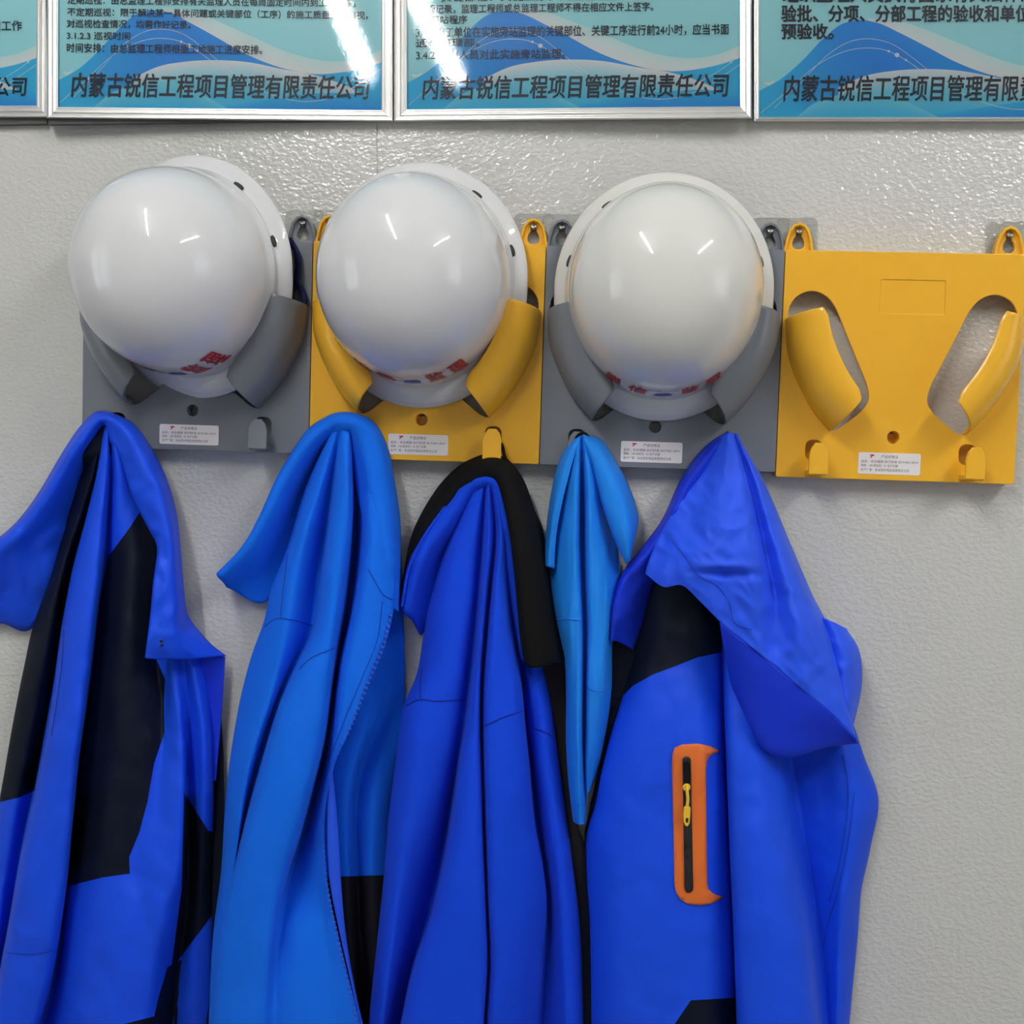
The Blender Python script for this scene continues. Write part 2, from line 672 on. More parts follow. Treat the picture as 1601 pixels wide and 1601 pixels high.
def side_wall(name, x, win, wy0, wy1, wz0, wz1):
    s = -1 if x < 0 else 1
    xa, xb = (x - 0.1, x) if s < 0 else (x, x + 0.1)
    parts = [box_mesh(xa, xb, YB, wy0, 0, ZC), box_mesh(xa, xb, wy1, WT, 0, ZC), box_mesh(xa, xb, wy0, wy1, 0, wz0), box_mesh(xa, xb, wy0, wy1, wz1, ZC)]
    tag(link(name, join_meshes(parts), M['plain_wall']), kind='structure')
    f = 0.05
    xm, xn = (x - 0.08, x - 0.02) if s < 0 else (x + 0.02, x + 0.08)
    ym = (wy0 + wy1) / 2
    bars = [box_mesh(xm, xn, wy0, wy0 + f, wz0, wz1), box_mesh(xm, xn, wy1 - f, wy1, wz0, wz1), box_mesh(xm, xn, wy0, wy1, wz0, wz0 + f),
            box_mesh(xm, xn, wy0, wy1, wz1 - f, wz1), box_mesh(xm, xn, ym - f / 2, ym + f / 2, wz0, wz1)]
    tag(link(win, join_meshes(bars), M['lamp_body']), kind='structure')
    pl = bpy.data.lights.new(win + '_portal', 'AREA')
    pl.shape = 'RECTANGLE'
    pl.size, pl.size_y = wz1 - wz0, wy1 - wy0
    pl.cycles.is_portal = True
    po = bpy.data.objects.new(win + '_portal', pl)
    COL.objects.link(po)
    po.location = (x + s * 0.09, ym, (wz0 + wz1) / 2)
    po.rotation_euler = (0, s * math.pi / 2, 0)


side_wall('wall_left', XL, 'window_1', -2.0, -0.9, 0.95, 2.05)
side_wall('wall_right', XR, 'window_2', -2.2, -0.9, 0.95, 2.05)


def lamp(x, ya, yb, z, label, group='fluorescent ceiling lamps'):
    r = empty('ceiling_light', (x, (ya + yb) / 2, ZC))
    h = (yb - ya) / 2
    link('housing', box_mesh(-0.035, 0.035, -h - 0.03, h + 0.03, -0.035, 0, 0.004), M['lamp_body'], r)
    link('tube', tube_mesh([(0, -h, z - ZC), (0, h, z - ZC)], 0.019, 14), M['lamp'], r)
    for s in (-1, 1):
        link('tube_socket', box_mesh(-0.018, 0.018, s * (h + 0.012) - 0.012, s * (h + 0.012) + 0.012, z - ZC - 0.02, -0.03, 0.003), M['lamp_body'], r)
    tag(r, label, 'lamp', group)


lamp(-0.50, -2.45, -0.85, 2.60, 'long fluorescent tube lamp on the ceiling, left one')
lamp(1.42, -2.2, -0.90, 2.60, 'short fluorescent tube lamp on the ceiling, right one')

# ------------------------------------------------------------------ framed notices
COMPANY = '内蒙古锐信工程项目管理有限责任公司'


def ink_mesh(layers):
    """layers: list of (strip of (top, bottom, colour top, colour bottom)) in photo px -> one mesh with printed colours"""
    vs, fs, cs = [], [], []
    for d, strip in layers:
        b = len(vs)
        for (x0, y0), (x1, y1), c0, c1 in strip:
            for k in range(5):
                t = k / 4
                vs.append((x0 + (x1 - x0) * t, y0 + (y1 - y0) * t, d))
                cs.append([c0[i] + (c1[i] - c0[i]) * t for i in range(3)])
        for i in range(len(strip) - 1):
            for k in range(4):
                fs.append((b + i * 5 + k, b + i * 5 + k + 1, b + i * 5 + 6 + k, b + i * 5 + 5 + k))
    return vs, fs, cs


def lin(r, g, b):
    f = lambda c: ((c / 255 + 0.055) / 1.055) ** 2.4 if c > 10 else c / 255 / 12.92
    return tuple(min(0.88, 1.4 * f(c)) for c in (r, g, b))


def ycurve(pts, xs):
    a = np.array(pts, float)
    t = (a[:, 0] - a[0, 0]) / (a[-1, 0] - a[0, 0])
    return hermite(a, np.clip((xs - a[0, 0]) / (a[-1, 0] - a[0, 0]), 0, 1), params=t)[:, 1]


def notice(name, ox, oxr, oy, ix, ixr, iy, top, yaw, label, lines, comp_box, hue=0.0):
    root = empty(name, P((ox + oxr) / 2, oy, 0))
    base = root.matrix_basis.translation.copy()
    sx = (ixr - ix) / 494.0
    X = lambda u: ix + (u - 98) * sx
    Y = lambda v: iy - (172 - v)
    A, B = lin(176 + hue, 212, 232), lin(140 + hue, 200, 238)
    xs = np.linspace(98, 592, 90)
    # printed design
    deep, mid, cyan, white, pale = lin(20, 104, 192), lin(22, 132, 205), lin(40, 168, 220), lin(224, 228, 230), lin(110, 190, 220)
    lay = []
    lay.append((8.0, [((X(x), top), (X(x), Y(174)), A, B) for x in xs]))
    tA = ycurve([(98, 131), (130, 112), (160, 84), (190, 50), (215, 28), (240, 21), (270, 25), (300, 40), (340, 62), (380, 85), (420, 102), (460, 113), (490, 117), (530, 114), (570, 105), (592, 97)], xs)

    def mixc(a, b, t):
        t = min(max(t, 0), 1)
        return tuple(a[i] * (1 - t) + b[i] * t for i in range(3))
    lay.append((8.12, [((X(x), Y(t)), (X(x), Y(174)), mixc(mixc(cyan, mid, (x - 98) / 120), cyan, (x - 400) / 150), mixc(deep if 160 < x < 420 else cyan, cyan, abs(x - 290) / 170)) for x, t in zip(xs, tA)]))
    xr = np.linspace(255, 592, 60)
    tB = ycurve([(255, 17), (300, 21), (340, 36), (390, 58), (440, 80), (480, 92), (520, 97), (560, 91), (592, 78)], xr)
    bB = np.interp(xr, xs, tA)
    lay.append((8.2, [((X(x), Y(min(a, b))), (X(x), Y(b)), mixc(A, white, 0.25), white) for x, a, b in zip(xr, tB, bB)]))
    xc = np.linspace(212, 592, 70)
    tC = ycurve([(212, 126), (250, 108), (290, 100), (340, 97), (390, 100), (440, 110), (490, 119), (540, 136), (592, 165)], xc)
    lay.append((8.28, [((X(x), Y(a)), (X(x), Y(min(a + 30, 174))), white, pale) for x, a in zip(xc, tC)]))
    lay.append((8.28, [((X(x), Y(min(a + 30, 173.9))), (X(x), Y(174)), pale, cyan) for x, a in zip(xc, tC)]))
    xd = np.linspace(150, 360, 40)
    tD = ycurve([(150, 174), (175, 152), (210, 138), (250, 132), (290, 138), (330, 158), (360, 174)], xd)
    lay.append((8.36, [((X(x), Y(a)), (X(x), Y(174)), pale, cyan) for x, a in zip(xd, tD)]))
    xe = np.linspace(300, 592, 40)
    tE = ycurve([(300, 174), (380, 164), (450, 152), (520, 146), (592, 150)], xe)
    lay.append((8.32, [((X(x), Y(a)), (X(x), Y(174)), cyan, mid) for x, a in zip(xe, tE)]))

    def thin(pts, w):
        q = np.array(pts, float)
        xx = np.linspace(q[0, 0], q[-1, 0], 60)
        yy = ycurve(pts, xx)
        lay.append((8.44, [((X(x), Y(y - w)), (X(x), Y(y + w)), white, white) for x, y in zip(xx, yy)]))
    thin([(100, 166), (140, 130), (180, 92), (220, 70), (255, 64), (285, 69), (310, 83), (340, 106), (362, 122)], 0.5)
    thin([(120, 158), (160, 116), (200, 72), (235, 52), (262, 50), (290, 58), (325, 84), (355, 110), (385, 132), (430, 152), (480, 160), (530, 148), (592, 108)], 0.5)
    thin([(500, 150), (540, 130), (579, 104), (592, 92)], 0.5)

    def dot(cx, cy, r):
        a = np.linspace(0.02, math.pi - 0.02, 14)
        lay.append((8.5, [((X(cx - r * math.cos(t)), Y(cy - r * math.sin(t))), (X(cx - r * math.cos(t)), Y(cy + r * math.sin(t))), white, white) for t in a]))
    for q in ((285, 69, 2.0), (297, 75, 3.4), (310, 83, 1.8), (579, 104, 1.6), (588, 97, 2.4), (143, 128, 2.2), (430, 133, 2.2)):
        dot(*q)
    thin([(106, 119), (112, 120.5), (120, 116)], 2.0)
    vs, fs, cs = ink_mesh(lay)
    me = mesh(to_world(vs), fs, False)
    ca = me.color_attributes.new('Ink', 'FLOAT_COLOR', 'POINT')
    ca.data.foreach_set('color', np.array([[*c, 1] for c in cs], dtype=np.float32).ravel())
    parts = [link('printed_sheet', me, M['paper'])]
    # lettering
    bm = bmesh.new()
    allv, allf = [], []

    def put(body, x0, x1, y0, y1, bold, shear=0.0):
        m_, c = text_mesh(body, 0.0, shear)
        lo, hi = c.min(0), c.max(0)
        for k_, (ax, ay) in enumerate(((0, 0), (bold, 0), (-bold, 0), (0, bold), (0, -bold))):
            b = len(allv)
            for q in c:
                u = (q[0] - lo[0]) / (hi[0] - lo[0])
                w = (q[1] - lo[1]) / (hi[1] - lo[1])
                allv.append((x0 + (x1 - x0) * u + ax, y1 + (y0 - y1) * w + ay, 8.75 + k_ * 0.03))
            for p in m_.polygons:
                allf.append([b + i for i in p.vertices])
    for ln in lines:
        put(*ln)
    parts.append(link('lettering', mesh(to_world(allv), allf, False), M['ink']))
    allv, allf = [], []
    put(COMPANY, *comp_box, 0.6, 0.12)
    parts.append(link('company_name', mesh(to_world(allv), allf, False), M['ink']))
    # clear cover sheet
    g = [(ix - 4, top, 10.2), (ixr + 4, top, 10.2), (ixr + 4, iy + 4, 10.2), (ix - 4, iy + 4, 10.2)]
    parts.append(link('glass', mesh(to_world(g), [(3, 2, 1, 0)], False), M['glass']))
    parts.append(link('backing_board', box_mesh(P(ox + 3, 0, 0).x, P(oxr - 3, 0, 0).x, -0.0075, -0.002, P(800, oy - 3, 0).z, P(800, top + 3, 0).z), M['gap']))
    # moulded aluminium frame: profile (inward fraction, depth mm)
    prof = [(0, 1), (0, 10), (0.05, 13), (0.14, 14.5), (0.24, 14), (0.30, 11.5), (0.38, 11.2), (0.46, 13.5), (0.56, 15), (0.66, 14.5), (0.72, 12), (0.80, 11.5), (0.88, 13), (0.96, 12.4), (1.0, 11), (1.0, 7)]
    ot, it = top - 18, top
    ring = []
    for f, d in prof:
        l, r_ = ox + (ix - ox) * f, oxr + (ixr - oxr) * f
        b_, t_ = oy + (iy - oy) * f, ot + (it - ot) * f
        d = 10 + (d - 10) * 0.55 if d > 7 else d
        ring.append([(l, t_, d), (r_, t_, d), (r_, b_, d), (l, b_, d)])
    vs, fs = [], []
    for side in range(4):
        b = len(vs)
        for rg in ring:
            vs += [rg[side], rg[(side + 1) % 4]]
        for i in range(len(prof) - 1):
            fs.append((b + i * 2, b + i * 2 + 1, b + i * 2 + 3, b + i * 2 + 2))
    parts.append(link('frame', mesh(to_world(vs), fs, False), M['alu']))
    for o in parts:
        o.data.transform(Matrix.Translation(-base))
        o.parent = root
    root.rotation_euler = (0, 0, math.radians(yaw))
    root.location.y -= abs(math.sin(math.radians(yaw))) * 0.19
    tag(root, label, 'framed notice', 'framed company notices along the top of the wall')


T1 = [('定期巡视：由总监理工程师安排有关监理人员在每周固定时间内到工地巡视。', 112, 556, -1, 12, 0.2),
      ('不定期巡视：限于解决某一具体问题或关键部位（工序）的施工质量进行巡视，', 112, 575, 18, 31, 0.2),
      ('对巡视检查情况，均需作好记录。', 111, 301, 36, 49, 0.2),
      ('3.1.2.3 巡视时间', 111, 208, 55, 67, 0.2),
      ('时间安排：由总监理工程师根据工地施工进度安排。', 111, 411, 73, 87, 0.2)]
T2 = [('关键部位、关键工序，凡没有实施旁站监理或没有旁站', 690, 1136, -9, 4, 0.2),
      ('监理记录，监理工程师或总监理工程师不得在相应文件上签字。', 655, 1021, 8, 22, 0.2),
      ('3.4 旁站程序', 652, 731, 25, 38, 0.2),
      ('3.4.1 施工单位在实施旁站监理的关键部位、关键工序进行前24小时，应当书面', 651, 1138, 43, 60, 0.2),
      ('通知监理部。', 651, 750, 61, 74, 0.2),
      ('3.4.2 监理人员对此实施旁站监理。', 651, 884, 79, 94, 0.2)]
T3 = [('组织监理人员执行国家有关法律法规，检', 1224, 1700, -26, 4, 0.75),
      ('验批、分项、分部工程的验收和单位工程', 1222, 1660, 8, 34, 0.75),
      ('预验收。', 1222, 1303, 37, 61, 0.75)]
T0 = [('日常监理工作', -62, 34, 32, 48, 0.2)]
notice('framed_notice', -460, 77, 184, -440, 57, 165, -560, 0.0, 'silver-framed blue notice cut off by the left edge of the photo', T0, (-420, 42, 120, 150))
notice('framed_notice', 81, 614, 190, 98, 596, 172, -560, 1.7, 'silver-framed blue notice above the leftmost hard hat', T1, (118, 577, 119, 156))
notice('framed_notice', 616, 1173, 190, 637, 1155, 171, -560, -1.7, 'silver-framed blue notice above the two hard hats to the right', T2, (661, 1138, 120, 156))
notice('framed_notice', 1178, 1740, 190, 1187, 1722, 183, -560, 0.0, 'silver-framed blue notice with large bold text, cut off by the right edge of the photo', T3, (1225, 1706, 118, 158))

# ------------------------------------------------------------------ helmet holders
SLOT = [(-121, 46), (-119, 60), (-111, 70), (-96, 75), (-81, 70), (-71, 59), (-58, 32), (-45, 5), (-33, -21), (-31, -35), (-38, -46), (-50, -56), (-62, -65), (-70, -67), (-80, -57), (-94, -40), (-108, -13), (-117, 14)]
BASE = [(-122, 46), (-118, 12), (-105, -20), (-88, -47), (-70, -67)]
FREE = [(-90, 54), (-81, 22), (-67, -6), (-47, -33)]
HX, HZ = 126.5, 116.0
FACE = 22.0


def circ(cx, cz, r, n=24):
    return [(cx + r * math.cos(2 * math.pi * i / n), cz + r * math.sin(2 * math.pi * i / n)) for i in range(n)]


def rrect(x0, x1, z0, z1, r, n=5):
    out = []
    for cx, cz, a0 in ((x1 - r, z1 - r, 0), (x0 + r, z1 - r, 90), (x0 + r, z0 + r, 180), (x1 - r, z0 + r, 270)):
        for i in range(n + 1):
            a = math.radians(a0 + 90 * i / n)
            out.append((cx + r * math.cos(a), cz + r * math.sin(a)))
    return out


def mmv(loop):
    return [(x * MM, z * MM) for x, z in loop]


def build_panel():
    sl = [tuple(p) for p in hermite(np.array(SLOT + [SLOT[0]], float), np.linspace(0, 1, 70)[:-1], closed=True)]
    sr = [(-x, z) for x, z in reversed(sl)]
    holes = [sl, sr, circ(-3, -72, 6.5), rrect(-24, 44, 54, 88, 1.5)]
    for hx in (-86, 77):
        holes.append(rrect(hx - 10, hx + 8, -98, -77, 7))
    front = sheet_mesh([mmv(rrect(-HX, HX, -HZ, HZ, 2))] + [mmv(h) for h in holes], -FACE * MM, -(FACE - 3) * MM, 0.0006)
    skirt = sheet_mesh([mmv(rrect(-HX, HX, -HZ, HZ, 2)), mmv(rrect(-HX + 3, HX - 3, -HZ + 3, HZ - 3, 1.5))], -(FACE - 3) * MM, -1 * MM)
    badge = sheet_mesh([mmv(rrect(-26, 46, 52, 90, 1.5))], -(FACE - 1.0) * MM, -(FACE - 4) * MM)
    # collars around the screw hole and hook windows so the openings read deep
    tube = sheet_mesh([mmv(circ(-3, -72, 8.5)), mmv(circ(-3, -72, 6.5))], -(FACE - 3) * MM, -8 * MM)
    rear = sheet_mesh([mmv(rrect(-HX + 2, HX - 2, -HZ + 2, -68, 1)), ], -7 * MM, -5 * MM)
    return join_meshes([front, skirt, badge, tube, rear])


def build_arm(s):
    nb, nt_ = 26, 16
    b = hermite(np.array(BASE, float), np.linspace(0, 1, nb), alpha=1)
    f = hermite(np.array(FREE, float), np.linspace(0, 1, nb), alpha=1)
    vs, fs = [], []
    for i in range(nb):
        for j in range(nt_):
            th = math.radians(106) * j / (nt_ - 1)
            q_ = i / (nb - 1)
            rc = 1 - 0.10 * (math.exp(-(q_ / 0.05) ** 2) + math.exp(-((1 - q_) / 0.05) ** 2)) * (j / (nt_ - 1)) ** 3
            w = (1 - math.cos(th)) / 1.2756 * rc
            e = 1.0
            x = b[i, 0] + (f[i, 0] - b[i, 0]) * w
            z = b[i, 1] + (f[i, 1] - b[i, 1]) * w
            # outward bulge
            x += -3.0 * max(math.sin(2 * th), 0) * (0.5 + 0.5 * math.sin(math.pi * i / (nb - 1)))
            d = FACE - 3 + 47 * math.sin(th)
            vs.append((s * x * MM, -d * MM, z * MM))
    for i in range(nb - 1):
        for j in range(nt_ - 1):
            q = (i * nt_ + j, i * nt_ + j + 1, (i + 1) * nt_ + j + 1, (i + 1) * nt_ + j)
            fs.append(q if s < 0 else q[::-1])
    return mesh(vs, fs)


def build_hook(hx):
    t = [(-10, -112), (-10, -92), (-8, -85), (-4, -80), (4, -80), (8, -85), (10, -92), (10, -112)]
    tongue = sheet_mesh([mmv([(hx + x, z) for x, z in t])], -46 * MM, -42 * MM, 0.0008)
    shelf = box_mesh((hx - 9.5) * MM, (hx + 9.5) * MM, -44 * MM, -(FACE - 1) * MM, -113 * MM, -108 * MM, 0.0008)
    return join_meshes([tongue, shelf])


def build_tab(tx):
    o = [(-17, -4), (-14, 12), (-11, 22), (-6, 28), (0, 30), (6, 28), (11, 22), (14, 12), (17, -4)]
    i = circ(0, 11, 6.2, 16)
    key = []
    for a in range(-60, 241, 20):       # round lower hole
        key.append((6.5 * math.sin(math.radians(a + 180 - 90)), 10 - 6.5 * math.cos(math.radians(a - 90 + 90))))
    hole = [(-6, 6), (-6.5, 10), (-5, 14), (-3, 16.5), (-3, 20), (-2, 22), (0, 23), (2, 22), (3, 20), (3, 16.5), (5, 14), (6.5, 10), (6, 6), (3, 3.5), (0, 3), (-3, 3.5)]
    z = HZ
    sh = lambda L: mmv([(tx + x, z + y) for x, y in L])
    flat = sheet_mesh([sh(o), sh(hole)], -9 * MM, -6 * MM, 0.0005)
    rim_in = [(x * 0.82, y * 0.9 if y > 0 else y + 1) for x, y in o]
    rim = sheet_mesh([sh(o), sh(rim_in)], -13 * MM, -4 * MM, 0.0006)
    return join_meshes([flat, rim])


MESH = {'panel': build_panel(), 'armL': build_arm(1), 'armR': build_arm(-1), 'hookL': build_hook(-86), 'hookR': build_hook(77),
        'tabL': build_tab(-111), 'tabR': build_tab(112)}
STK = sheet_mesh([mmv(rrect(-39, 27, -110, -88, 2))], -(FACE + 0.5) * MM, -(FACE - 0.2) * MM)


def sticker_text():
    bv, bf, mi = [], [], []

    def put(body, x0, x1, z0, z1, bold, k):
        m_, c = text_mesh(body)
        lo, hi = c.min(0), c.max(0)
        b = len(bv)
        for q in c:
            bv.append(((x0 + (x1 - x0) * (q[0] - lo[0]) / (hi[0] - lo[0])) * MM, -(FACE + 0.65) * MM, (z0 + (z1 - z0) * (q[1] - lo[1]) / (hi[1] - lo[1])) * MM))
        for p in m_.polygons:
            bf.append([b + i for i in p.vertices])
            mi.append(k)
    put('产品合格证', -15, 3, -93.4, -90.2, 0.02, 0)
    put('品名：安全帽架 执行标准 2019-001-2019', -36, 24, -98.4, -95.6, 0.02, 0)
    put('规格：100 检验员：01 生产日期', -36, 3, -102.6, -99.8, 0.02, 0)
    put('生产厂家：安全防护用品有限责任公司', -36, 15, -107.2, -104.2, 0.02, 0)
    b = len(bv)
    for q in [(-27, -93.5), (-25.6, -93.5), (-24.2, -91.6), (-22.4, -91.2), (-22.2, -90), (-26.8, -90), (-27.2, -91), (-25.4, -91.2)]:
        bv.append((q[0] * MM, -(FACE + 0.65) * MM, q[1] * MM))
    bf.append(list(range(b, b + 8))); mi.append(1)
    me = mesh(bv, bf, False)
    me.materials.append(M['label_ink']); me.materials.append(M['red_ink'])
    me.polygons.foreach_set('material_index', mi)
    return me


STT = sticker_text()


def make_holder(cx, cy, rot, sx, sz, mat, label, group):
    r = empty('helmet_holder', (cx, 0, cy))
    r.rotation_euler = (0, math.radians(rot), 0)
    r.scale = (sx, 1, sz)

    def add(nm, me, mt, mods=()):
        o = bpy.data.objects.new(nm, me)
        COL.objects.link(o)
        o.parent = r
        if len(me.materials) == 0:
            me.materials.append(mt)
        o.material_slots[0].link = 'OBJECT'
        o.material_slots[0].material = mt
        for kd, kw in mods:
            md = o.modifiers.new(kd.lower(), kd)
            for k, v in kw.items():
                setattr(md, k, v)
        return o
    add('panel', MESH['panel'], mat)
    so = [('SOLIDIFY', dict(thickness=0.003, offset=0.0)), ('BEVEL', dict(width=0.0008, segments=2, limit_method='ANGLE'))]
    add('cradle_arm', MESH['armL'], mat, so)
    add('cradle_arm', MESH['armR'], mat, so)
    add('coat_hook', MESH['hookL'], mat)
    add('coat_hook', MESH['hookR'], mat)
    add('mounting_tab', MESH['tabL'], mat)
    add('mounting_tab', MESH['tabR'], mat)
    s = add('sticker', STK, M['label'])
    s['label'] = 'white paper sticker'
    t = bpy.data.objects.new('sticker_text', STT)
    COL.objects.link(t)
    t.parent = s
    tag(r, label, 'helmet holder', group)
    return r


G_H = 'plastic helmet holders in a row on the wall'
EDGES = [P(x, y, FACE) for x, y in ((129, 530), (486, 542), (848.5, 556), (1220, 570), (1596, 583))]
HOLD = [('grey', 'grey plastic helmet holder at the left end of the row'),
        ('yellow', 'yellow plastic helmet holder carrying a hard hat, between the two grey holders'),
        ('grey', 'grey plastic helmet holder between the two yellow holders'),
        ('yellow', 'empty yellow plastic helmet holder at the right end of the row')]
CY = (536, 550, 562, 577)
HOLDERS = []
for i_, (m, l) in enumerate(HOLD):
    e0, e1 = EDGES[i_], EDGES[i_ + 1]
    HOLDERS.append(make_holder((e0.x + e1.x) / 2, P(800, CY[i_], FACE).z, 1.8, ((e1.x - e0.x) / 2 - 0.0003) / (HX * MM), (0.985, 1.0, 1.0, 1.02)[i_], M[m], l, G_H))
bpy.context.view_layer.update()


def pad(hi, tx, label):
    h = HOLDERS[hi]
    c = h.matrix_world @ Vector((tx * MM, 0, (HZ + 17) * MM))
    r = empty('adhesive_hook', (c.x, 0, c.z))
    me = sheet_mesh([mmv(rrect(-21, 21, -20, 20, 6))], -1.2 * MM, -0.2 * MM, 0.0003)
    link('clear_pad', me, M['clear'], r)
    bz = 0.004
    link('metal_stud', tube_mesh([(0, 0, bz), (0, -0.006, bz), (0, -0.010, bz), (0, -0.0105, bz), (0, -0.0115, bz + 0.0015), (0, -0.0125, bz + 0.002)], [0.0022, 0.0022, 0.0022, 0.0036, 0.004, 0.0025], 14), M['steel'], r)
    tag(r, label, 'adhesive hook', 'clear adhesive hooks holding up the helmet holders')


pad(0, 112, 'clear adhesive wall hook behind the right tab of the left grey holder')
pad(1, -111, 'clear adhesive wall hook behind the left tab of the middle yellow holder')
pad(1, 112, 'clear adhesive wall hook behind the right tab of the middle yellow holder')
pad(2, -111, 'clear adhesive wall hook behind the left tab of the right grey holder')
pad(2, 112, 'clear adhesive wall hook behind the right tab of the right grey holder')
pad(3, -111, 'clear adhesive wall hook behind the left tab of the empty yellow holder')
pad(3, 112, 'clear adhesive wall hook behind the right tab of the empty yellow holder')

# ------------------------------------------------------------------ hard hats
HA, HBF, HBB, HH = 0.0985, 0.107, 0.1055, 0.142


def rim_r(phi):
    b = HBF if math.cos(phi) > 0 else HBB
    return 1 / math.sqrt((math.sin(phi) / HA) ** 2 + (math.cos(phi) / b) ** 2)


def brim_e(phi):
    c = math.cos(phi)
    return 0.0145 + (0.0105 * max(c, 0) ** 1.5 if c > 0 else 0.003 * (-c))


def dome(phi, th):
    """th 0 at the base .. pi/2 at the crown"""
    r = rim_r(phi) * max(math.cos(th), 0) ** 0.84
    w = 0.016 + (HH - 0.016) * max(math.sin(th), 0) ** 0.9
    return Vector((r * math.sin(phi), -w, -r * math.cos(phi)))


def shell_mesh():
    n = 96
    vs, fs = [], []
    rows = []
    for k in range(n):
        phi = 2 * math.pi * k / n
        e, R = brim_e(phi), rim_r(phi)
        droop = -0.004 * max(math.cos(phi), 0)
        pr = [(e - 0.003, -0.0085 + droop), (e, -0.008 + droop), (e + 0.0008, -0.0062 + droop), (e, -0.0045 + droop), (e * 0.75, -0.0015 + droop * 0.6), (e * 0.45, 0.001), (0.0045, 0.0032), (0.0025, 0.005), (0.0022, 0.0075),
              (0.0032, 0.0095), (0.0030, 0.0125)]
        col = []
        for dr, w in pr:
            r = R + dr
            col.append(Vector((r * math.sin(phi), -w, -r * math.cos(phi))))
        for j in range(26):
            col.append(dome(phi, math.pi / 2 * (j / 26) ** 1.05))
        rows.append(col)
    m = len(rows[0])
    for col in rows:
        vs += col
    for k in range(n):
        for j in range(m - 1):
            fs.append((k * m + j, k * m + j + 1, ((k + 1) % n) * m + j + 1, ((k + 1) % n) * m + j))
    vs.append(Vector((0, -HH, 0)))
    for k in range(n):
        fs.append((k * m + m - 1, len(vs) - 1, ((k + 1) % n) * m + m - 1))
    return mesh(vs, fs)


SHELL = shell_mesh()


def wrap_text(items):
    vs, fs, mi = [], [], []
    for body, a0, a1, t0, t1, k in items:
        if body == 'LOGO':
            pts = [(-1, 0.15), (-0.75, 0.75), (-0.2, 1), (0.55, 1), (1, 0.6), (0.75, 0.3), (1, 0.0), (0.3, 0.1), (-0.3, 0.0)]
            c = np.array([(x, y, 0) for x, y in pts]); F = [list(range(len(pts)))]
        else:
            m_, c = text_mesh(body)
            bm = bmesh.new(); bm.from_mesh(m_)
            bmesh.ops.triangulate(bm, faces=bm.faces[:])
            bmesh.ops.subdivide_edges(bm, edges=[e for e in bm.edges if e.calc_length() > 0.12], cuts=2)
            c = np.array([tuple(v.co) for v in bm.verts]); bm.verts.index_update()
            F = [[v.index for v in f.verts] for f in bm.faces]
            bm.free()
        lo, hi = c.min(0), c.max(0)
        for n_, (da, dt_) in enumerate(((0, 0), (0.35, 0), (-0.35, 0), (0, 0.4), (0, -0.4))):
            b = len(vs)
            for q in c:
                u = (q[0] - lo[0]) / (hi[0] - lo[0]); v = (q[1] - lo[1]) / (hi[1] - lo[1])
                phi = math.radians(a0 + (a1 - a0) * u + da)
                th = math.radians(t0 + (t1 - t0) * v + dt_)
                p = dome(phi, th)
                vs.append(p + Vector((p.x, -0.01, p.z)).normalized() * (0.0006 + 0.00003 * n_))
            for f in F:
                fs.append([b + i for i in f]); mi.append(k)
            if body == 'LOGO':
                break
    me = mesh(vs, fs, False)
    me.materials.append(M['red_ink']); me.materials.append(M['blue_ink'])
    me.polygons.foreach_set('material_index', mi)
    return me


LET = wrap_text([('锐', -34, -24, 4, 19, 0), ('信', -19, -9, 4, 19, 0), ('LOGO', -5, 6, 3, 12, 1), ('监', 10, 20, 4, 19, 0), ('理', 24, 34, 4, 19, 0)])


def slot_mesh(phi):
    e, R = 0.0042, rim_r(phi)
    vs, fs = [], []
    n = 18
    c = Vector(((R + e) * math.sin(phi), -0.0052, -(R + e) * math.cos(phi)))
    t = Vector((math.cos(phi), 0, math.sin(phi)))
    nrm = Vector((math.sin(phi) * 0.8, -0.6, -math.cos(phi) * 0.8)).normalized()
    b = t.cross(nrm)
    for lift, s in ((-0.0022, 1.0), (0.0006, 1.0), (0.001, 0.85)):
        for k in range(n):
            a = 2 * math.pi * k / n
            vs.append(c + t * math.cos(a) * 0.0062 * s + b * math.sin(a) * 0.0026 * s + nrm * lift)
    for L in range(2):
        for k in range(n):
            fs.append((L * n + k, L * n + (k + 1) % n, (L + 1) * n + (k + 1) % n, (L + 1) * n + k))
    fs.append(tuple(range(2 * n, 3 * n)))
    return mesh(vs, fs)


SLOTS = [slot_mesh(math.radians(a)) for a in (146, 214, 108, 252)]


def harness_mesh():
    vs, fs = [], []
    n = 60
    for k in range(n):
        phi = 2 * math.pi * k / n
        for r, w in ((0.088, 0.0), (0.088, 0.03), (0.086, 0.03), (0.086, 0.0)):
            vs.append((r * math.sin(phi), -w, -r * 1.06 * math.cos(phi)))
    for k in range(n):
        for j in range(4):
            fs.append((k * 4 + j, k * 4 + (j + 1) % 4, ((k + 1) % n) * 4 + (j + 1) % 4, ((k + 1) % n) * 4 + j))
    return mesh(vs, fs)


HARN = harness_mesh()


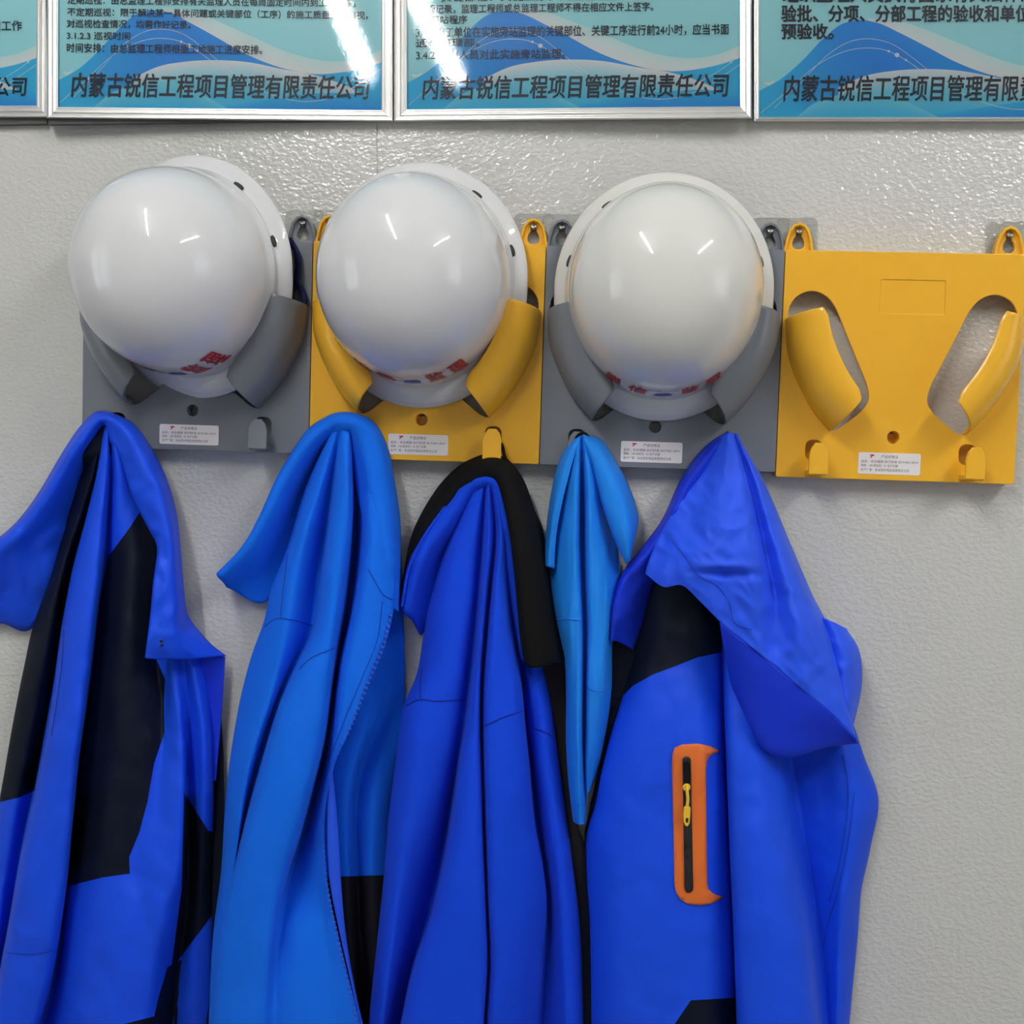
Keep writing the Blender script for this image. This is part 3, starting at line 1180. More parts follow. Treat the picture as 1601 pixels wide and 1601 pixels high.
def make_helmet(px, py, d, pitch, roll, yaw, mat, label):
    r = empty('hard_hat', P(px, py, d))
    r.rotation_euler = (math.radians(pitch), math.radians(roll), math.radians(yaw))
    o = bpy.data.objects.new('shell', SHELL)
    COL.objects.link(o); o.parent = r
    if len(SHELL.materials) == 0:
        SHELL.materials.append(mat)
    o.material_slots[0].link = 'OBJECT'; o.material_slots[0].material = mat
    md = o.modifiers.new('solid', 'SOLIDIFY'); md.thickness = 0.0026; md.offset = 1
    l = bpy.data.objects.new('lettering', LET); COL.objects.link(l); l.parent = r
    l['label'] = 'red characters and blue emblem'
    for s in SLOTS:
        q = bpy.data.objects.new('rim_slot', s); COL.objects.link(q); q.parent = r
        if len(s.materials) == 0:
            s.materials.append(M['dark_slot'])
    h = bpy.data.objects.new('headband', HARN); COL.objects.link(h); h.parent = r
    if len(HARN.materials) == 0:
        HARN.materials.append(M['strap'])
    tag(r, label, 'hard hat', 'white hard hats on the holders')
    return r


h1 = make_helmet(299, 428, 40, 4, 1.5, -9, M['white'], 'white hard hat turned to the left, on the left grey holder')
h2 = make_helmet(656, 440, 40, 2, 1.5, -2.2, M['white'], 'white hard hat on the yellow holder, between the other two hats')
h3 = make_helmet(1037, 458, 39, 2, 1.0, -1.2, M['white_warm'], 'slightly yellowed white hard hat on the right grey holder, facing straight out')
# chin strap hanging out beside the left hat
bpy.context.view_layer.update()
st = smooth2([(452, 372), (464, 395), (466, 425), (462, 447), (455, 462), (462, 478), (474, 474), (472, 455), (462, 440)], 60)
vs, fs = [], []
for i, (x, y) in enumerate(st):
    for dx in (-5, 5):
        vs.append(h1.matrix_world.inverted() @ P(x + dx, y, 27 + i * 0.12))
for i in range(len(st) - 1):
    fs.append((2 * i, 2 * i + 1, 2 * i + 3, 2 * i + 2))
q = link('chin_strap', mesh(vs, fs), M['strap'], h1, [('SOLIDIFY', dict(thickness=0.002))])
q['label'] = 'dark blue chin strap'


# ------------------------------------------------------------------ jackets
YE = 1760
G_J = 'blue work jackets hanging from the coat hooks'


def jacket(name, label, cat='jacket', at=None):
    r = empty(name)
    tag(r, label, cat, G_J)
    return r


# ---- jacket at the left edge: blue and navy shell
J = jacket('shell_jacket', 'blue and navy shell jacket at the left edge, on the left grey holder')
body = [
    [(150, 668, 40), (140, 700, 34), (120, 760, 30), (100, 830, 30), (72, 920, 32), (50, 985, 34), (38, 1040, 36), (22, 1120, 38), (8, 1200, 40), (-4, 1270, 40), (-20, 1400, 40), (-40, 1600, 40)],
    [(155, 668, 46), (147, 730, 48), (126, 800, 48), (98, 890, 50), (78, 980, 52), (62, 1060, 54), (45, 1150, 54), (25, 1250, 54), (8, 1350, 54), (-5, 1450, 54), (-20, 1600, 54)],
    [(160, 668, 44), (152, 730, 38), (136, 800, 34), (112, 890, 32), (95, 980, 32), (84, 1060, 34), (68, 1150, 34), (50, 1240, 34), (32, 1330, 36), (18, 1420, 36), (2, 1500, 38), (-15, 1601, 38)],
    [(164, 668, 52), (156, 730, 58), (141, 800, 64), (120, 890, 70), (104, 980, 76), (93, 1060, 80), (80, 1150, 84), (62, 1243, 86), (48, 1308, 88), (35, 1373, 88), (20, 1464, 88), (5, 1550, 86), (-5, 1601, 86)],
    [(168, 668, 56), (166, 730, 62), (158, 800, 72), (150, 890, 80), (140, 980, 86), (131, 1060, 90), (122, 1140, 92), (112, 1220, 92), (104, 1300, 92), (94, 1380, 92), (84, 1450, 90), (70, 1520, 88), (50, 1601, 84)],
    [(171, 668, 50), (174, 730, 46), (171, 800, 42), (166, 870, 40), (155, 950, 40), (145, 1040, 38), (136, 1110, 36), (125, 1180, 34), (117, 1260, 34), (108, 1357, 34), (97, 1440, 34), (90, 1500, 32), (76, 1568, 32), (64, 1601, 32)],
    [(174, 668, 54), (182, 730, 58), (180, 800, 58), (176, 870, 56), (166, 950, 58), (155, 1040, 60), (148, 1110, 60), (138, 1180, 60), (130, 1260, 60), (120, 1357, 62), (112, 1440, 64), (108, 1500, 64), (100, 1601, 64)],
    [(178, 668, 52), (195, 730, 52), (200, 800, 56), (205, 870, 64), (200, 950, 70), (195, 1040, 74), (190, 1110, 76), (185, 1180, 78), (178, 1260, 80), (170, 1357, 82), (168, 1440, 84), (165, 1500, 84), (160, 1601, 84)],
    [(181, 668, 46), (204, 730, 40), (220, 800, 46), (232, 870, 50), (228, 950, 56), (226, 1040, 62), (228, 1110, 64), (228, 1180, 68), (222, 1260, 70), (215, 1357, 74), (222, 1440, 80), (220, 1500, 80), (215, 1601, 78)],
    [(184, 668, 42), (212, 730, 30), (236, 800, 34), (248, 870, 36), (246, 950, 40), (246, 1040, 44), (254, 1110, 48), (252, 1180, 58), (246, 1260, 66), (250, 1357, 76), (252, 1440, 78), (245, 1500, 74), (238, 1601, 66)],
    [(186, 668, 40), (220, 730, 28), (250, 800, 30), (262, 870, 32), (264, 950, 38), (268, 1040, 52), (278, 1110, 62), (284, 1180, 66), (284, 1260, 72), (280, 1357, 74), (272, 1440, 62), (262, 1500, 54), (250, 1601, 50)],
    [(188, 668, 34), (228, 730, 22), (260, 800, 22), (270, 870, 24), (276, 950, 30), (288, 1040, 44), (294, 1110, 42), (293, 1180, 36), (292, 1260, 34), (294, 1357, 34), (290, 1440, 32), (282, 1500, 30), (270, 1601, 28)],
    [(190, 668, 32), (232, 730, 20), (264, 800, 20), (276, 870, 22), (284, 950, 26), (302, 1040, 48), (314, 1110, 52), (318, 1180, 52), (318, 1250, 50), (315, 1330, 44), (312, 1400, 40), (305, 1500, 38), (300, 1601, 36)],
    [(191, 668, 28), (236, 730, 16), (268, 800, 16), (280, 870, 18), (290, 950, 20), (318, 1040, 30), (328, 1110, 34), (332, 1180, 34), (334, 1250, 32), (332, 1330, 30), (333, 1400, 28), (332, 1500, 26), (328, 1601, 26)],
]
G = grid(body, nv=150, per=7, y1=YE, closed=True, amp=2.4, sx=46, sy=110, seed=3.0, crumple=1.3)
pn = [('sleeve_panel', M['navy'], [(-120, 640), (158, 640), (153, 730), (137, 800), (113, 890), (96, 980), (85, 1060), (69, 1150), (54, 1236), (30, 1247), (0, 1254), (-120, 1275)], 'navy panel'),
      ('chest_panel', M['navy'], [(168, 872), (205, 822), (226, 788), (272, 840), (268, 950), (244, 1030), (258, 1062), (256, 1100), (257, 1145), (241, 1194), (231, 1252), (218, 1301), (202, 1340), (203, 1366), (160, 1372), (105, 1386), (112, 1300), (125, 1180), (136, 1110), (146, 1040), (155, 950)], 'navy panel'),
      ('side_panel', M['navy'], [(288, 1240), (326, 1299), (346, 1302), (346, 1412), (325, 1440), (280, 1500), (266, 1528), (284, 1390)], 'navy panel'),
      ('hem_panel', M['navy'], [(186, 1603), (241, 1589), (247, 1562), (262, 1512), (284, 1500), (262, 1660), (250, 1800), (150, 1800)], 'navy panel')]
bv = cloth(J, 'body', M['shell_blue'], G, True, pn)
ribbon(J, 'seam', M['seam'], bv, [(4, 1488), (40, 1492), (84, 1487)], 2.0)
ribbon(J, 'seam', M['seam'], bv, [(100, 985), (96, 1040), (88, 1100), (80, 1150)], 2.0)
k0 = [(-60, 870, 18), (0, 842, 20), (50, 790, 20), (105, 700, 24), (130, 665, 28), (155, 645, 34), (190, 654, 38), (215, 672, 34), (245, 720, 30), (263, 762, 28), (275, 810, 28), (281, 870, 30), (287, 940, 34), (296, 970, 34), (325, 1005, 28), (352, 1026, 20)]
k1 = [(-60, 878, 54), (0, 853, 58), (58, 798, 58), (112, 712, 60), (138, 676, 62), (160, 653, 64), (185, 662, 64), (205, 685, 66), (230, 730, 66), (248, 775, 66), (262, 825, 68), (268, 870, 70), (270, 940, 76), (272, 985, 78), (280, 1012, 72), (300, 1029, 56)]
k2 = [(-60, 940, 40), (0, 905, 40), (62, 848, 34), (114, 765, 26), (142, 706, 28), (162, 662, 50), (176, 680, 60), (192, 708, 60), (204, 745, 60), (214, 775, 62), (238, 822, 64), (252, 855, 70), (246, 910, 78), (241, 960, 82), (236, 1005, 84), (234, 1029, 82)]
k3 = [(-60, 985, 12), (0, 973, 14), (52, 980, 10), (98, 868, 8), (138, 735, 10), (163, 668, 40), (174, 690, 52), (190, 715, 50), (201, 750, 50), (211, 780, 52), (234, 825, 54), (248, 857, 60), (242, 910, 68), (238, 960, 72), (234, 1002, 76), (233, 1027, 76)]
Gc = grid([k0, k1, k2, k3], nv=120, per=10, mode='i', amp=2.6, sx=30, sy=44, seed=5.5, crumple=2.6)
bc = cloth(J, 'collar', M['shell_blue'], Gc, thick=0.0018)
ribbon(J, 'stitching', M['seam'], bc, [(-20, 868), (30, 864), (92, 874)], 2.2)
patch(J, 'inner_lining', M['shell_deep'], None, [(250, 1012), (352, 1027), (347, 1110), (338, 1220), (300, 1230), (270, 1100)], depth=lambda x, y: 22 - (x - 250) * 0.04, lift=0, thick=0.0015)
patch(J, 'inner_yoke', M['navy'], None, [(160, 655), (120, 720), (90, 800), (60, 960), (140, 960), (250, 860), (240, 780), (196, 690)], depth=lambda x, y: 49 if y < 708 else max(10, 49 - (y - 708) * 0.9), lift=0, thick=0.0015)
patch(J, 'gap_shade', M['navy'], None, [(300, 1110), (345, 1108), (349, 1180), (351, 1300), (344, 1420), (336, 1500), (333, 1760), (270, 1760), (280, 1110)], depth=10, lift=0, thick=0.0015)  # added near-black sheet, stands in for deep shade beside the next jacket
for yy in (1001, 1008):
    c_ = P(252, yy, surf(bc, 252, yy) + 0.8)
    link('snap_button', tube_mesh([c_, c_ + Vector((0, -0.0014, 0))], [0.0024, 0.0017], 14), M['black_rubber'], J)

# ---- bright blue fleece
J = jacket('fleece_jacket', 'bright blue fleece jacket with an open zip, left of the fleece with the black collar')
body = [
    [(520, 672, 54), (484, 747, 34), (446, 865, 30), (423, 924, 32), (413, 970, 35), (395, 1020, 40), (362, 1170, 42), (352, 1260, 44), (345, 1370, 44), (335, 1450, 45), (328, 1601, 45)],
    [(527, 668, 62), (500, 760, 68), (468, 870, 75), (448, 980, 80), (425, 1080, 80), (390, 1200, 78), (370, 1330, 72), (350, 1480, 68), (338, 1601, 65)],
    [(532, 668, 62), (518, 756, 48), (508, 830, 44), (498, 900, 46), (484, 991, 52), (458, 1041, 56), (434, 1097, 56), (408, 1178, 50), (388, 1249, 48), (370, 1324, 50), (356, 1400, 55), (344, 1500, 60), (336, 1601, 62)],
    [(536, 668, 66), (530, 760, 76), (522, 830, 84), (512, 900, 88), (498, 991, 92), (476, 1041, 95), (452, 1097, 98), (428, 1178, 100), (408, 1249, 100), (388, 1324, 100), (370, 1389, 97), (354, 1454, 92), (344, 1568, 88), (340, 1601, 88)],
    [(545, 668, 66), (545, 720, 76), (546, 800, 82), (536, 900, 88), (522, 991, 94), (511, 1060, 98), (496, 1161, 102), (474, 1243, 104), (455, 1308, 104), (434, 1373, 102), (416, 1454, 100), (404, 1535, 98), (398, 1601, 97)],
    [(552, 668, 58), (556, 727, 32), (556, 800, 22), (553, 870, 22), (546, 953, 24), (532, 1030, 26), (519, 1097, 28), (508, 1161, 32), (490, 1243, 38), (473, 1308, 46), (452, 1373, 60), (438, 1454, 74), (432, 1535, 82), (430, 1601, 86)],
    [(560, 668, 60), (570, 727, 62), (572, 800, 70), (570, 865, 75), (556, 953, 80), (536, 1041, 84), (527, 1112, 86), (516, 1194, 82), (498, 1262, 72), (485, 1334, 68), (478, 1389, 72), (470, 1454, 84), (466, 1535, 90), (465, 1601, 92)],
    [(567, 668, 60), (582, 727, 64), (588, 800, 74), (590, 870, 80), (584, 953, 84), (570, 1030, 88), (552, 1097, 90), (526, 1180, 88), (506, 1262, 86), (500, 1334, 84), (502, 1389, 84), (508, 1454, 88), (516, 1535, 90), (522, 1601, 90)],
    [(575, 668, 58), (596, 720, 58), (606, 790, 64), (614, 870, 70), (613, 955, 74), (600, 1010, 80), (580, 1060, 84), (551, 1132, 90), (521, 1200, 92), (509, 1262, 92), (508, 1334, 92), (513, 1389, 92), (526, 1454, 92), (541, 1519, 92), (560, 1598, 92)],
]
inner = [
    [(590, 880, 16), (540, 1130, 20), (500, 1200, 24), (496, 1400, 26), (515, 1601, 26)],
    [(604, 880, 22), (570, 1130, 34), (548, 1200, 46), (542, 1400, 48), (556, 1601, 48)],
    [(610, 880, 20), (590, 1130, 26), (562, 1220, 28), (560, 1400, 32), (572, 1601, 32)],
    [(616, 880, 24), (606, 1130, 28), (584, 1250, 44), (582, 1400, 44), (592, 1601, 44)],
    [(628, 880, 14), (630, 1130, 16), (612, 1250, 18), (610, 1400, 18), (612, 1601, 18)],
]
Gi = grid(inner, nv=100, per=7, y1=YE, closed=True, amp=1.0, seed=8)
cloth(J, 'inner_front', M['fleece_light'], Gi, True, [('inner_pocket', M['lining'], [(480, 1372), (640, 1367), (640, 1800), (480, 1800)], 'black mesh lining')])
G = grid(body, nv=160, per=8, y1=YE, closed=True, back=12, amp=2.0, sx=50, sy=140, seed=11.0)
bv = cloth(J, 'body', M['fleece_light'], G, True)
zl = [(612, 962), (600, 1010), (580, 1060), (551, 1132), (521, 1200), (509, 1262), (508, 1334), (513, 1389), (526, 1454), (541, 1519), (560, 1598), (590, 1700)]
zz = polyline(smooth2(zl, 90), 5.2)
vs, fs = [], []
for i, (x, y) in enumerate(zz):
    a, b = zz[max(i - 1, 0)], zz[min(i + 1, len(zz) - 1)]
    tx, ty = b[0] - a[0], b[1] - a[1]
    L = math.hypot(tx, ty); tx /= L; ty /= L
    nx, ny = -ty, tx
    if nx > 0:
        nx, ny = -nx, -ny
    d = surf(bv, x + nx * 4, y + ny * 4, 90) + 0.4
    for (u, w, dz) in ((-1.3, -1.5, 0), (1.3, -1.5, 0), (1.3, 3.5, 0), (-1.3, 3.5, 0), (-1.3, -1.5, 1.6), (1.3, -1.5, 1.6), (1.3, 3.5, 1.6), (-1.3, 3.5, 1.6)):
        vs.append((x + tx * u + nx * w, y + ty * u + ny * w, d + dz))
    q = i * 8
    fs += [(q + 4, q + 5, q + 6, q + 7), (q, q + 1, q + 5, q + 4), (q + 1, q + 2, q + 6, q + 5), (q + 2, q + 3, q + 7, q + 6), (q + 3, q, q + 4, q + 7)]
link('zipper', mesh(to_world(vs), fs, False), M['zip'], J)
# zip tape showing right of the teeth in the lower half
tl = [(516, 1210), (512, 1262), (512, 1334), (517, 1389), (530, 1454), (545, 1519), (564, 1598), (594, 1700)]
tr = [(520, 1205), (526, 1262), (531, 1334), (534, 1389), (540, 1454), (550, 1519), (567, 1598), (597, 1700)]
Gt = grid([[(x, y, 89) for x, y in tl], [((x + a) / 2, y, 88) for (x, y), (a, _) in zip(tl, tr)], [(x, y, 84) for x, y in tr]], nv=60, per=4, mode='i', amp=0)
cloth(J, 'zip_tape', fabric('blue_zip_tape', (0.016, 0.085, 0.72), rough=0.7, bscale=500), Gt, thick=0.001)
ribbon(J, 'seam', M['seam'], bv, [(413, 980), (430, 968), (460, 970), (488, 978)], 2.2)
ribbon(J, 'seam', M['seam'], bv, [(468, 1046), (484, 1030), (505, 1020), (524, 1013)], 2.2)
ribbon(J, 'seam', M['seam'], bv, [(576, 890), (588, 912), (602, 932), (614, 938)], 2.2)
ribbon(J, 'seam', M['seam'], bv, [(450, 866), (443, 920), (438, 968)], 1.6)
ribbon(J, 'seam', M['seam'], bv, [(598, 940), (590, 1000), (566, 1060), (540, 1122), (514, 1190)], 1.6)
k0 = [(352, 908, 16), (385, 862, 16), (412, 806, 16), (442, 741, 20), (482, 679, 26), (512, 657, 32), (533, 650, 38), (560, 653, 40), (585, 668, 36), (603, 708, 30), (612, 756, 24), (620, 810, 22), (622, 870, 22), (620, 950, 22)]
k1 = [(343, 900, 44), (384, 858, 56), (413, 810, 58), (445, 744, 58), (486, 686, 60), (516, 663, 64), (536, 657, 68), (558, 660, 70), (578, 678, 66), (592, 715, 62), (602, 760, 58), (610, 815, 56), (616, 875, 54), (617, 955, 44)]
k2 = [(346, 905, 42), (390, 866, 51), (420, 818, 52), (452, 751, 52), (492, 694, 54), (520, 671, 60), (538, 665, 67), (555, 667, 70), (570, 690, 68), (580, 730, 66), (590, 780, 66), (600, 830, 68), (608, 885, 68), (612, 950, 50)]
k3 = [(352, 912, 30), (404, 900, 16), (436, 842, 14), (467, 770, 14), (502, 702, 30), (524, 680, 52), (540, 672, 62), (554, 674, 64), (562, 705, 60), (570, 745, 56), (580, 795, 60), (590, 840, 62), (598, 890, 62), (604, 940, 50)]
k4 = [(360, 914, 16), (415, 940, 8), (454, 866, 6), (486, 786, 6), (512, 715, 24), (528, 690, 44), (542, 680, 56), (553, 680, 58), (556, 715, 50), (562, 760, 46), (570, 805, 50), (578, 850, 46), (590, 895, 48), (598, 932, 44)]
Gc = grid([k0, k1, k2, k3, k4], nv=120, per=9, mode='i', amp=1.2, sx=40, sy=60, seed=15)
cloth(J, 'collar', M['fleece_light'], Gc, thick=0.004)

# ---- royal blue fleece with black collar
J = jacket('fleece_jacket', 'royal blue fleece jacket with a black outer collar, hung by its loop')
body = [
    [(748, 750, 45), (700, 850, 32), (672, 940, 30), (662, 995, 34), (650, 1060, 38), (632, 1102, 45), (622, 1170, 48), (610, 1260, 50), (600, 1380, 50), (590, 1480, 50), (578, 1601, 50)],
    [(752, 750, 52), (715, 850, 58), (690, 950, 68), (676, 1040, 72), (655, 1110, 80), (645, 1200, 84), (635, 1300, 86), (622, 1400, 86), (610, 1500, 84), (598, 1601, 82)],
    [(757, 750, 54), (740, 850, 62), (728, 950, 72), (715, 1040, 78), (705, 1110, 80), (695, 1187, 78), (682, 1270, 72), (668, 1340, 64), (650, 1420, 58), (632, 1500, 56), (612, 1601, 56)],
    [(759, 750, 50), (753, 860, 46), (748, 915, 50), (740, 1000, 54), (732, 1069, 56), (724, 1135, 58), (715, 1187, 54), (706, 1243, 46), (697, 1301, 40), (684, 1373, 36), (668, 1438, 36), (646, 1503, 38), (626, 1597, 40)],
    [(762, 750, 58), (759, 860, 66), (755, 915, 70), (748, 1000, 76), (741, 1069, 82), (734, 1135, 88), (726, 1187, 92), (720, 1243, 95), (712, 1310, 98), (700, 1373, 100), (685, 1438, 100), (664, 1503, 100), (644, 1597, 100)],
    [(764, 750, 60), (766, 840, 68), (760, 915, 74), (753, 1000, 80), (749, 1069, 86), (747, 1135, 92), (748, 1200, 96), (750, 1300, 100), (752, 1400, 102), (752, 1500, 102), (745, 1597, 102)],
    [(767, 750, 54), (774, 822, 50), (766, 915, 54), (760, 985, 58), (754, 1055, 62), (753, 1137, 66), (755, 1178, 68), (757, 1308, 70), (760, 1405, 72), (763, 1503, 72), (757, 1597, 72)],
    [(770, 750, 60), (782, 830, 68), (775, 915, 76), (770, 985, 82), (765, 1055, 88), (763, 1137, 94), (764, 1200, 98), (768, 1308, 100), (772, 1405, 100), (775, 1503, 98), (771, 1597, 96)],
    [(773, 750, 58), (788, 830, 64), (788, 900, 70), (790, 960, 76), (792, 1020, 82), (796, 1080, 88), (800, 1129, 92), (804, 1194, 94), (808, 1292, 94), (815, 1357, 92), (818, 1420, 90), (814, 1487, 88), (806, 1597, 86)],
    [(774, 750, 50), (792, 830, 52), (796, 900, 56), (799, 960, 60), (806, 1020, 66), (815, 1080, 72), (819, 1129, 76), (825, 1194, 78), (832, 1292, 74), (845, 1357, 68), (850, 1405, 62), (843, 1487, 58), (832, 1597, 56)],
    [(775, 750, 40), (796, 850, 24), (803, 920, 18), (808, 1000, 18), (816, 1080, 18), (820, 1129, 18), (828, 1194, 18), (838, 1280, 18), (850, 1357, 18), (857, 1420, 18), (857, 1487, 18), (850, 1597, 18)],
    [(777, 750, 38), (800, 850, 28), (812, 950, 30), (825, 1040, 38), (832, 1106, 46), (843, 1194, 54), (858, 1290, 58), (870, 1373, 58), (878, 1460, 58), (884, 1597, 58)],
    [(778, 750, 36), (806, 850, 30), (822, 950, 32), (838, 1040, 40), (848, 1106, 50), (858, 1194, 56), (872, 1290, 58), (884, 1373, 58), (893, 1460, 56), (899, 1597, 56)],
    [(779, 750, 30), (810, 850, 20), (830, 950, 20), (848, 1040, 26), (858, 1085, 32), (868, 1152, 34), (882, 1259, 34), (895, 1357, 34), (905, 1438, 32), (911, 1597, 30)],
]
G = grid(body, nv=150, per=7, y1=YE, closed=True, amp=2.0, sx=45, sy=150, seed=21)
bv = cloth(J, 'body', M['fleece_deep'], G, True)
for pts in ([(634, 1104), (654, 1094), (680, 1096), (727, 1094)], [(660, 1045), (657, 1070), (657, 1092)], [(756, 1136), (786, 1122), (817, 1112)], [(832, 1138), (850, 1144), (866, 1152)]):
    ribbon(J, 'seam', M['seam_deep'], bv, pts, 2.6)
# inner collar (blue) on the left, and the strip under the black collar on the right
k0 = [(628, 950, 30), (640, 888, 34), (656, 852, 36), (682, 812, 40), (716, 768, 46), (744, 748, 54), (766, 742, 58), (782, 752, 58), (793, 790, 56), (802, 830, 54), (806, 880, 52), (811, 940, 50), (818, 1000, 48), (822, 1034, 46)]
k1 = [(634, 960, 40), (652, 890, 48), (668, 856, 50), (696, 818, 50), (726, 774, 52), (747, 754, 58), (765, 749, 62), (778, 760, 62), (787, 800, 60), (794, 842, 58), (799, 890, 54), (806, 945, 50), (814, 1000, 46), (819, 1030, 42)]
k2 = [(645, 972, 30), (662, 915, 24), (684, 870, 22), (714, 830, 24), (738, 786, 32), (751, 762, 52), (764, 756, 58), (774, 770, 56), (780, 812, 48), (787, 860, 42), (792, 905, 36), (800, 955, 34), (810, 1004, 32), (816, 1030, 30)]
k3 = [(656, 992, 12), (684, 950, 8), (706, 890, 8), (730, 840, 10), (746, 795, 18), (755, 768, 42), (764, 762, 50), (770, 778, 46), (774, 825, 36), (780, 872, 28), (786, 915, 24), (795, 965, 22), (806, 1008, 20), (813, 1030, 20)]
cloth(J, 'inner_collar', M['fleece_deep'], grid([k0, k1, k2, k3], nv=110, per=9, mode='i', amp=2.6, sx=24, sy=46, seed=25), thick=0.003)
ribbon(J, 'piping', M['fleece_deep'], BVHTree.FromPolygons([(0, 0, 0), (1, 0, 0), (0, 1, 0)], [(0, 1, 2)]), [(628, 948), (641, 886), (657, 850), (683, 810), (716, 767), (744, 748)], 5, 2.0, depth=45)
# black outer collar
o0 = [(627, 946, 14), (634, 905, 14), (648, 836, 14), (680, 775, 16), (714, 736, 20), (748, 717, 26), (770, 714, 30), (792, 722, 30), (815, 752, 26), (832, 798, 22), (845, 830, 20), (855, 885, 20), (864, 940, 20), (876, 1000, 22), (882, 1034, 24)]
o1 = [(627, 948, 24), (636, 900, 28), (650, 848, 34), (684, 790, 40), (716, 752, 46), (748, 733, 56), (770, 728, 62), (790, 735, 64), (806, 765, 64), (820, 808, 64), (830, 842, 64), (838, 890, 64), (846, 945, 64), (856, 1003, 62), (864, 1036, 58)]
o2 = [(628, 949, 28), (639, 891, 33), (655, 854, 36), (682, 812, 41), (716, 768, 47), (745, 748, 56), (767, 741, 62), (784, 750, 66), (796, 790, 70), (806, 832, 72), (812, 865, 74), (816, 900, 74), (822, 950, 74), (828, 1005, 72), (836, 1043, 70)]
o3 = [(629, 950, 26), (641, 893, 30), (657, 857, 33), (684, 815, 38), (718, 771, 44), (746, 751, 53), (766, 745, 58), (781, 754, 62), (792, 792, 64), (800, 834, 66), (804, 868, 68), (808, 902, 68), (812, 950, 68), (817, 1003, 66), (822, 1036, 64)]
bc = cloth(J, 'outer_collar', M['black_fabric'], grid([o0, o1, o2, o3], nv=110, per=9, mode='i', amp=1.2, sx=40, sy=60, seed=28), thick=0.003)
ribbon(J, 'piping', M['fleece_deep'], bc, [(797, 796), (803, 834), (807, 868), (811, 902), (815, 950), (820, 1003), (826, 1038), (838, 1044), (858, 1036), (880, 1032)], 3.4, 1.2)
ribbon(J, 'stitching', M['lining'], bc, [(742, 738), (770, 732), (792, 742), (812, 790), (824, 840), (836, 900), (842, 950), (850, 1010)], 2.0, 0.6)
lp = [P(*q) for q in ((752, 728, 40), (757, 714, 42), (760, 697, 41), (764, 692, 36), (780, 692, 36), (785, 697, 41), (789, 714, 42), (796, 728, 40))]
link('hanging_loop', tube_mesh([Vector(q) for q in hermite(np.array([tuple(v) for v in lp]), np.linspace(0, 1, 36))], 0.0019, 10), M['black_fabric'], J)
patch(J, 'inner_gap_shade', M['lining'], None, [(820, 1020), (884, 1030), (888, 1100), (893, 1250), (912, 1320), (918, 1440), (922, 1760), (880, 1760), (850, 1200), (815, 1080)], depth=12, lift=0, thick=0.0015)  # black sheet paints in the deep shade right of this fleece

# ---- thin sky blue garment
J = jacket('stretch_top', 'narrow sky blue stretch top hanging bunched between two larger jackets', 'top')
body = [
    [(893, 690, 36), (880, 715, 34), (868, 750, 32), (860, 800, 32), (857, 860, 32), (858, 900, 34), (869, 971, 38), (882, 1027, 40), (885, 1080, 42), (885, 1161, 42), (889, 1226, 44), (893, 1262, 44), (896, 1284, 42)],
    [(900, 686, 50), (890, 730, 54), (884, 790, 58), (880, 860, 60), (880, 920, 62), (885, 971, 66), (893, 1027, 66), (895, 1080, 66), (895, 1161, 66), (897, 1226, 64), (900, 1256, 62), (904, 1289, 56)],
    [(905, 684, 56), (902, 730, 64), (900, 790, 68), (899, 860, 70), (900, 920, 72), (903, 971, 72), (905, 1027, 72), (906, 1080, 72), (905, 1161, 72), (906, 1226, 68), (908, 1256, 64), (911, 1289, 56)],
    [(910, 683, 52), (910, 765, 42), (911, 860, 40), (913, 920, 42), (915, 968, 44), (915, 1045, 44), (914, 1120, 44), (914, 1185, 44), (915, 1240, 44), (916, 1270, 44), (915, 1285, 42)],
    [(914, 683, 56), (920, 740, 66), (923, 800, 70), (924, 860, 70), (925, 920, 70), (926, 971, 70), (924, 1027, 70), (923, 1080, 70), (921, 1130, 66), (919, 1180, 60), (919, 1240, 48)],
    [(918, 684, 52), (930, 740, 56), (936, 800, 58), (942, 860, 62), (945, 920, 66), (945, 971, 68), (943, 1027, 68), (941, 1080, 68), (936, 1130, 62), (929, 1190, 54), (922, 1238, 46)],
    [(920, 685, 46), (938, 740, 38), (950, 800, 38), (957, 860, 44), (961, 905, 50), (957, 960, 54), (952, 1020, 54), (950, 1078, 54), (942, 1140, 50), (931, 1200, 46), (922, 1238, 42)],
    [(922, 686, 36), (945, 740, 26), (958, 800, 24), (966, 860, 26), (970, 905, 30), (964, 950, 34), (957, 1010, 36), (956, 1075, 36), (946, 1150, 34), (933, 1208, 34), (922, 1236, 34)],
]
G = grid(body, nv=130, per=7, closed=True, amp=3.2, sx=11, sy=120, seed=31)
bv = cloth(J, 'body', M['jersey'], G, True)
M['seam_sky'] = fabric('sky_seam_thread', (0.02, 0.22, 0.85), sheen=0)
ribbon(J, 'seam', M['seam_sky'], bv, [(869, 970), (885, 968), (911, 970)], 2.6, 1.2)
ribbon(J, 'seam', M['seam_sky'], bv, [(916, 1073), (932, 1080), (955, 1076)], 2.6, 1.2)
ribbon(J, 'seam', M['seam_sky'], bv, [(893, 1255), (903, 1257), (913, 1252)], 2.2, 1.2)
k0 = [(911, 680, 34), (940, 690, 34), (962, 723, 28), (980, 757, 24), (992, 790, 22), (996, 815, 24), (990, 845, 28), (983, 878, 36)]
k1 = [(912, 682, 56), (934, 700, 58), (951, 735, 62), (966, 770, 62), (976, 805, 62), (981, 835, 62), (983, 860, 58), (982, 878, 52)]
k2 = [(914, 686, 58), (926, 712, 60), (938, 750, 60), (949, 788, 60), (958, 815, 58), (966, 838, 58), (974, 860, 56), (981, 878, 52)]
k3 = [(916, 690, 54), (924, 720, 44), (934, 758, 40), (945, 796, 38), (954, 822, 38), (962, 844, 40), (972, 864, 44), (980, 879, 48)]
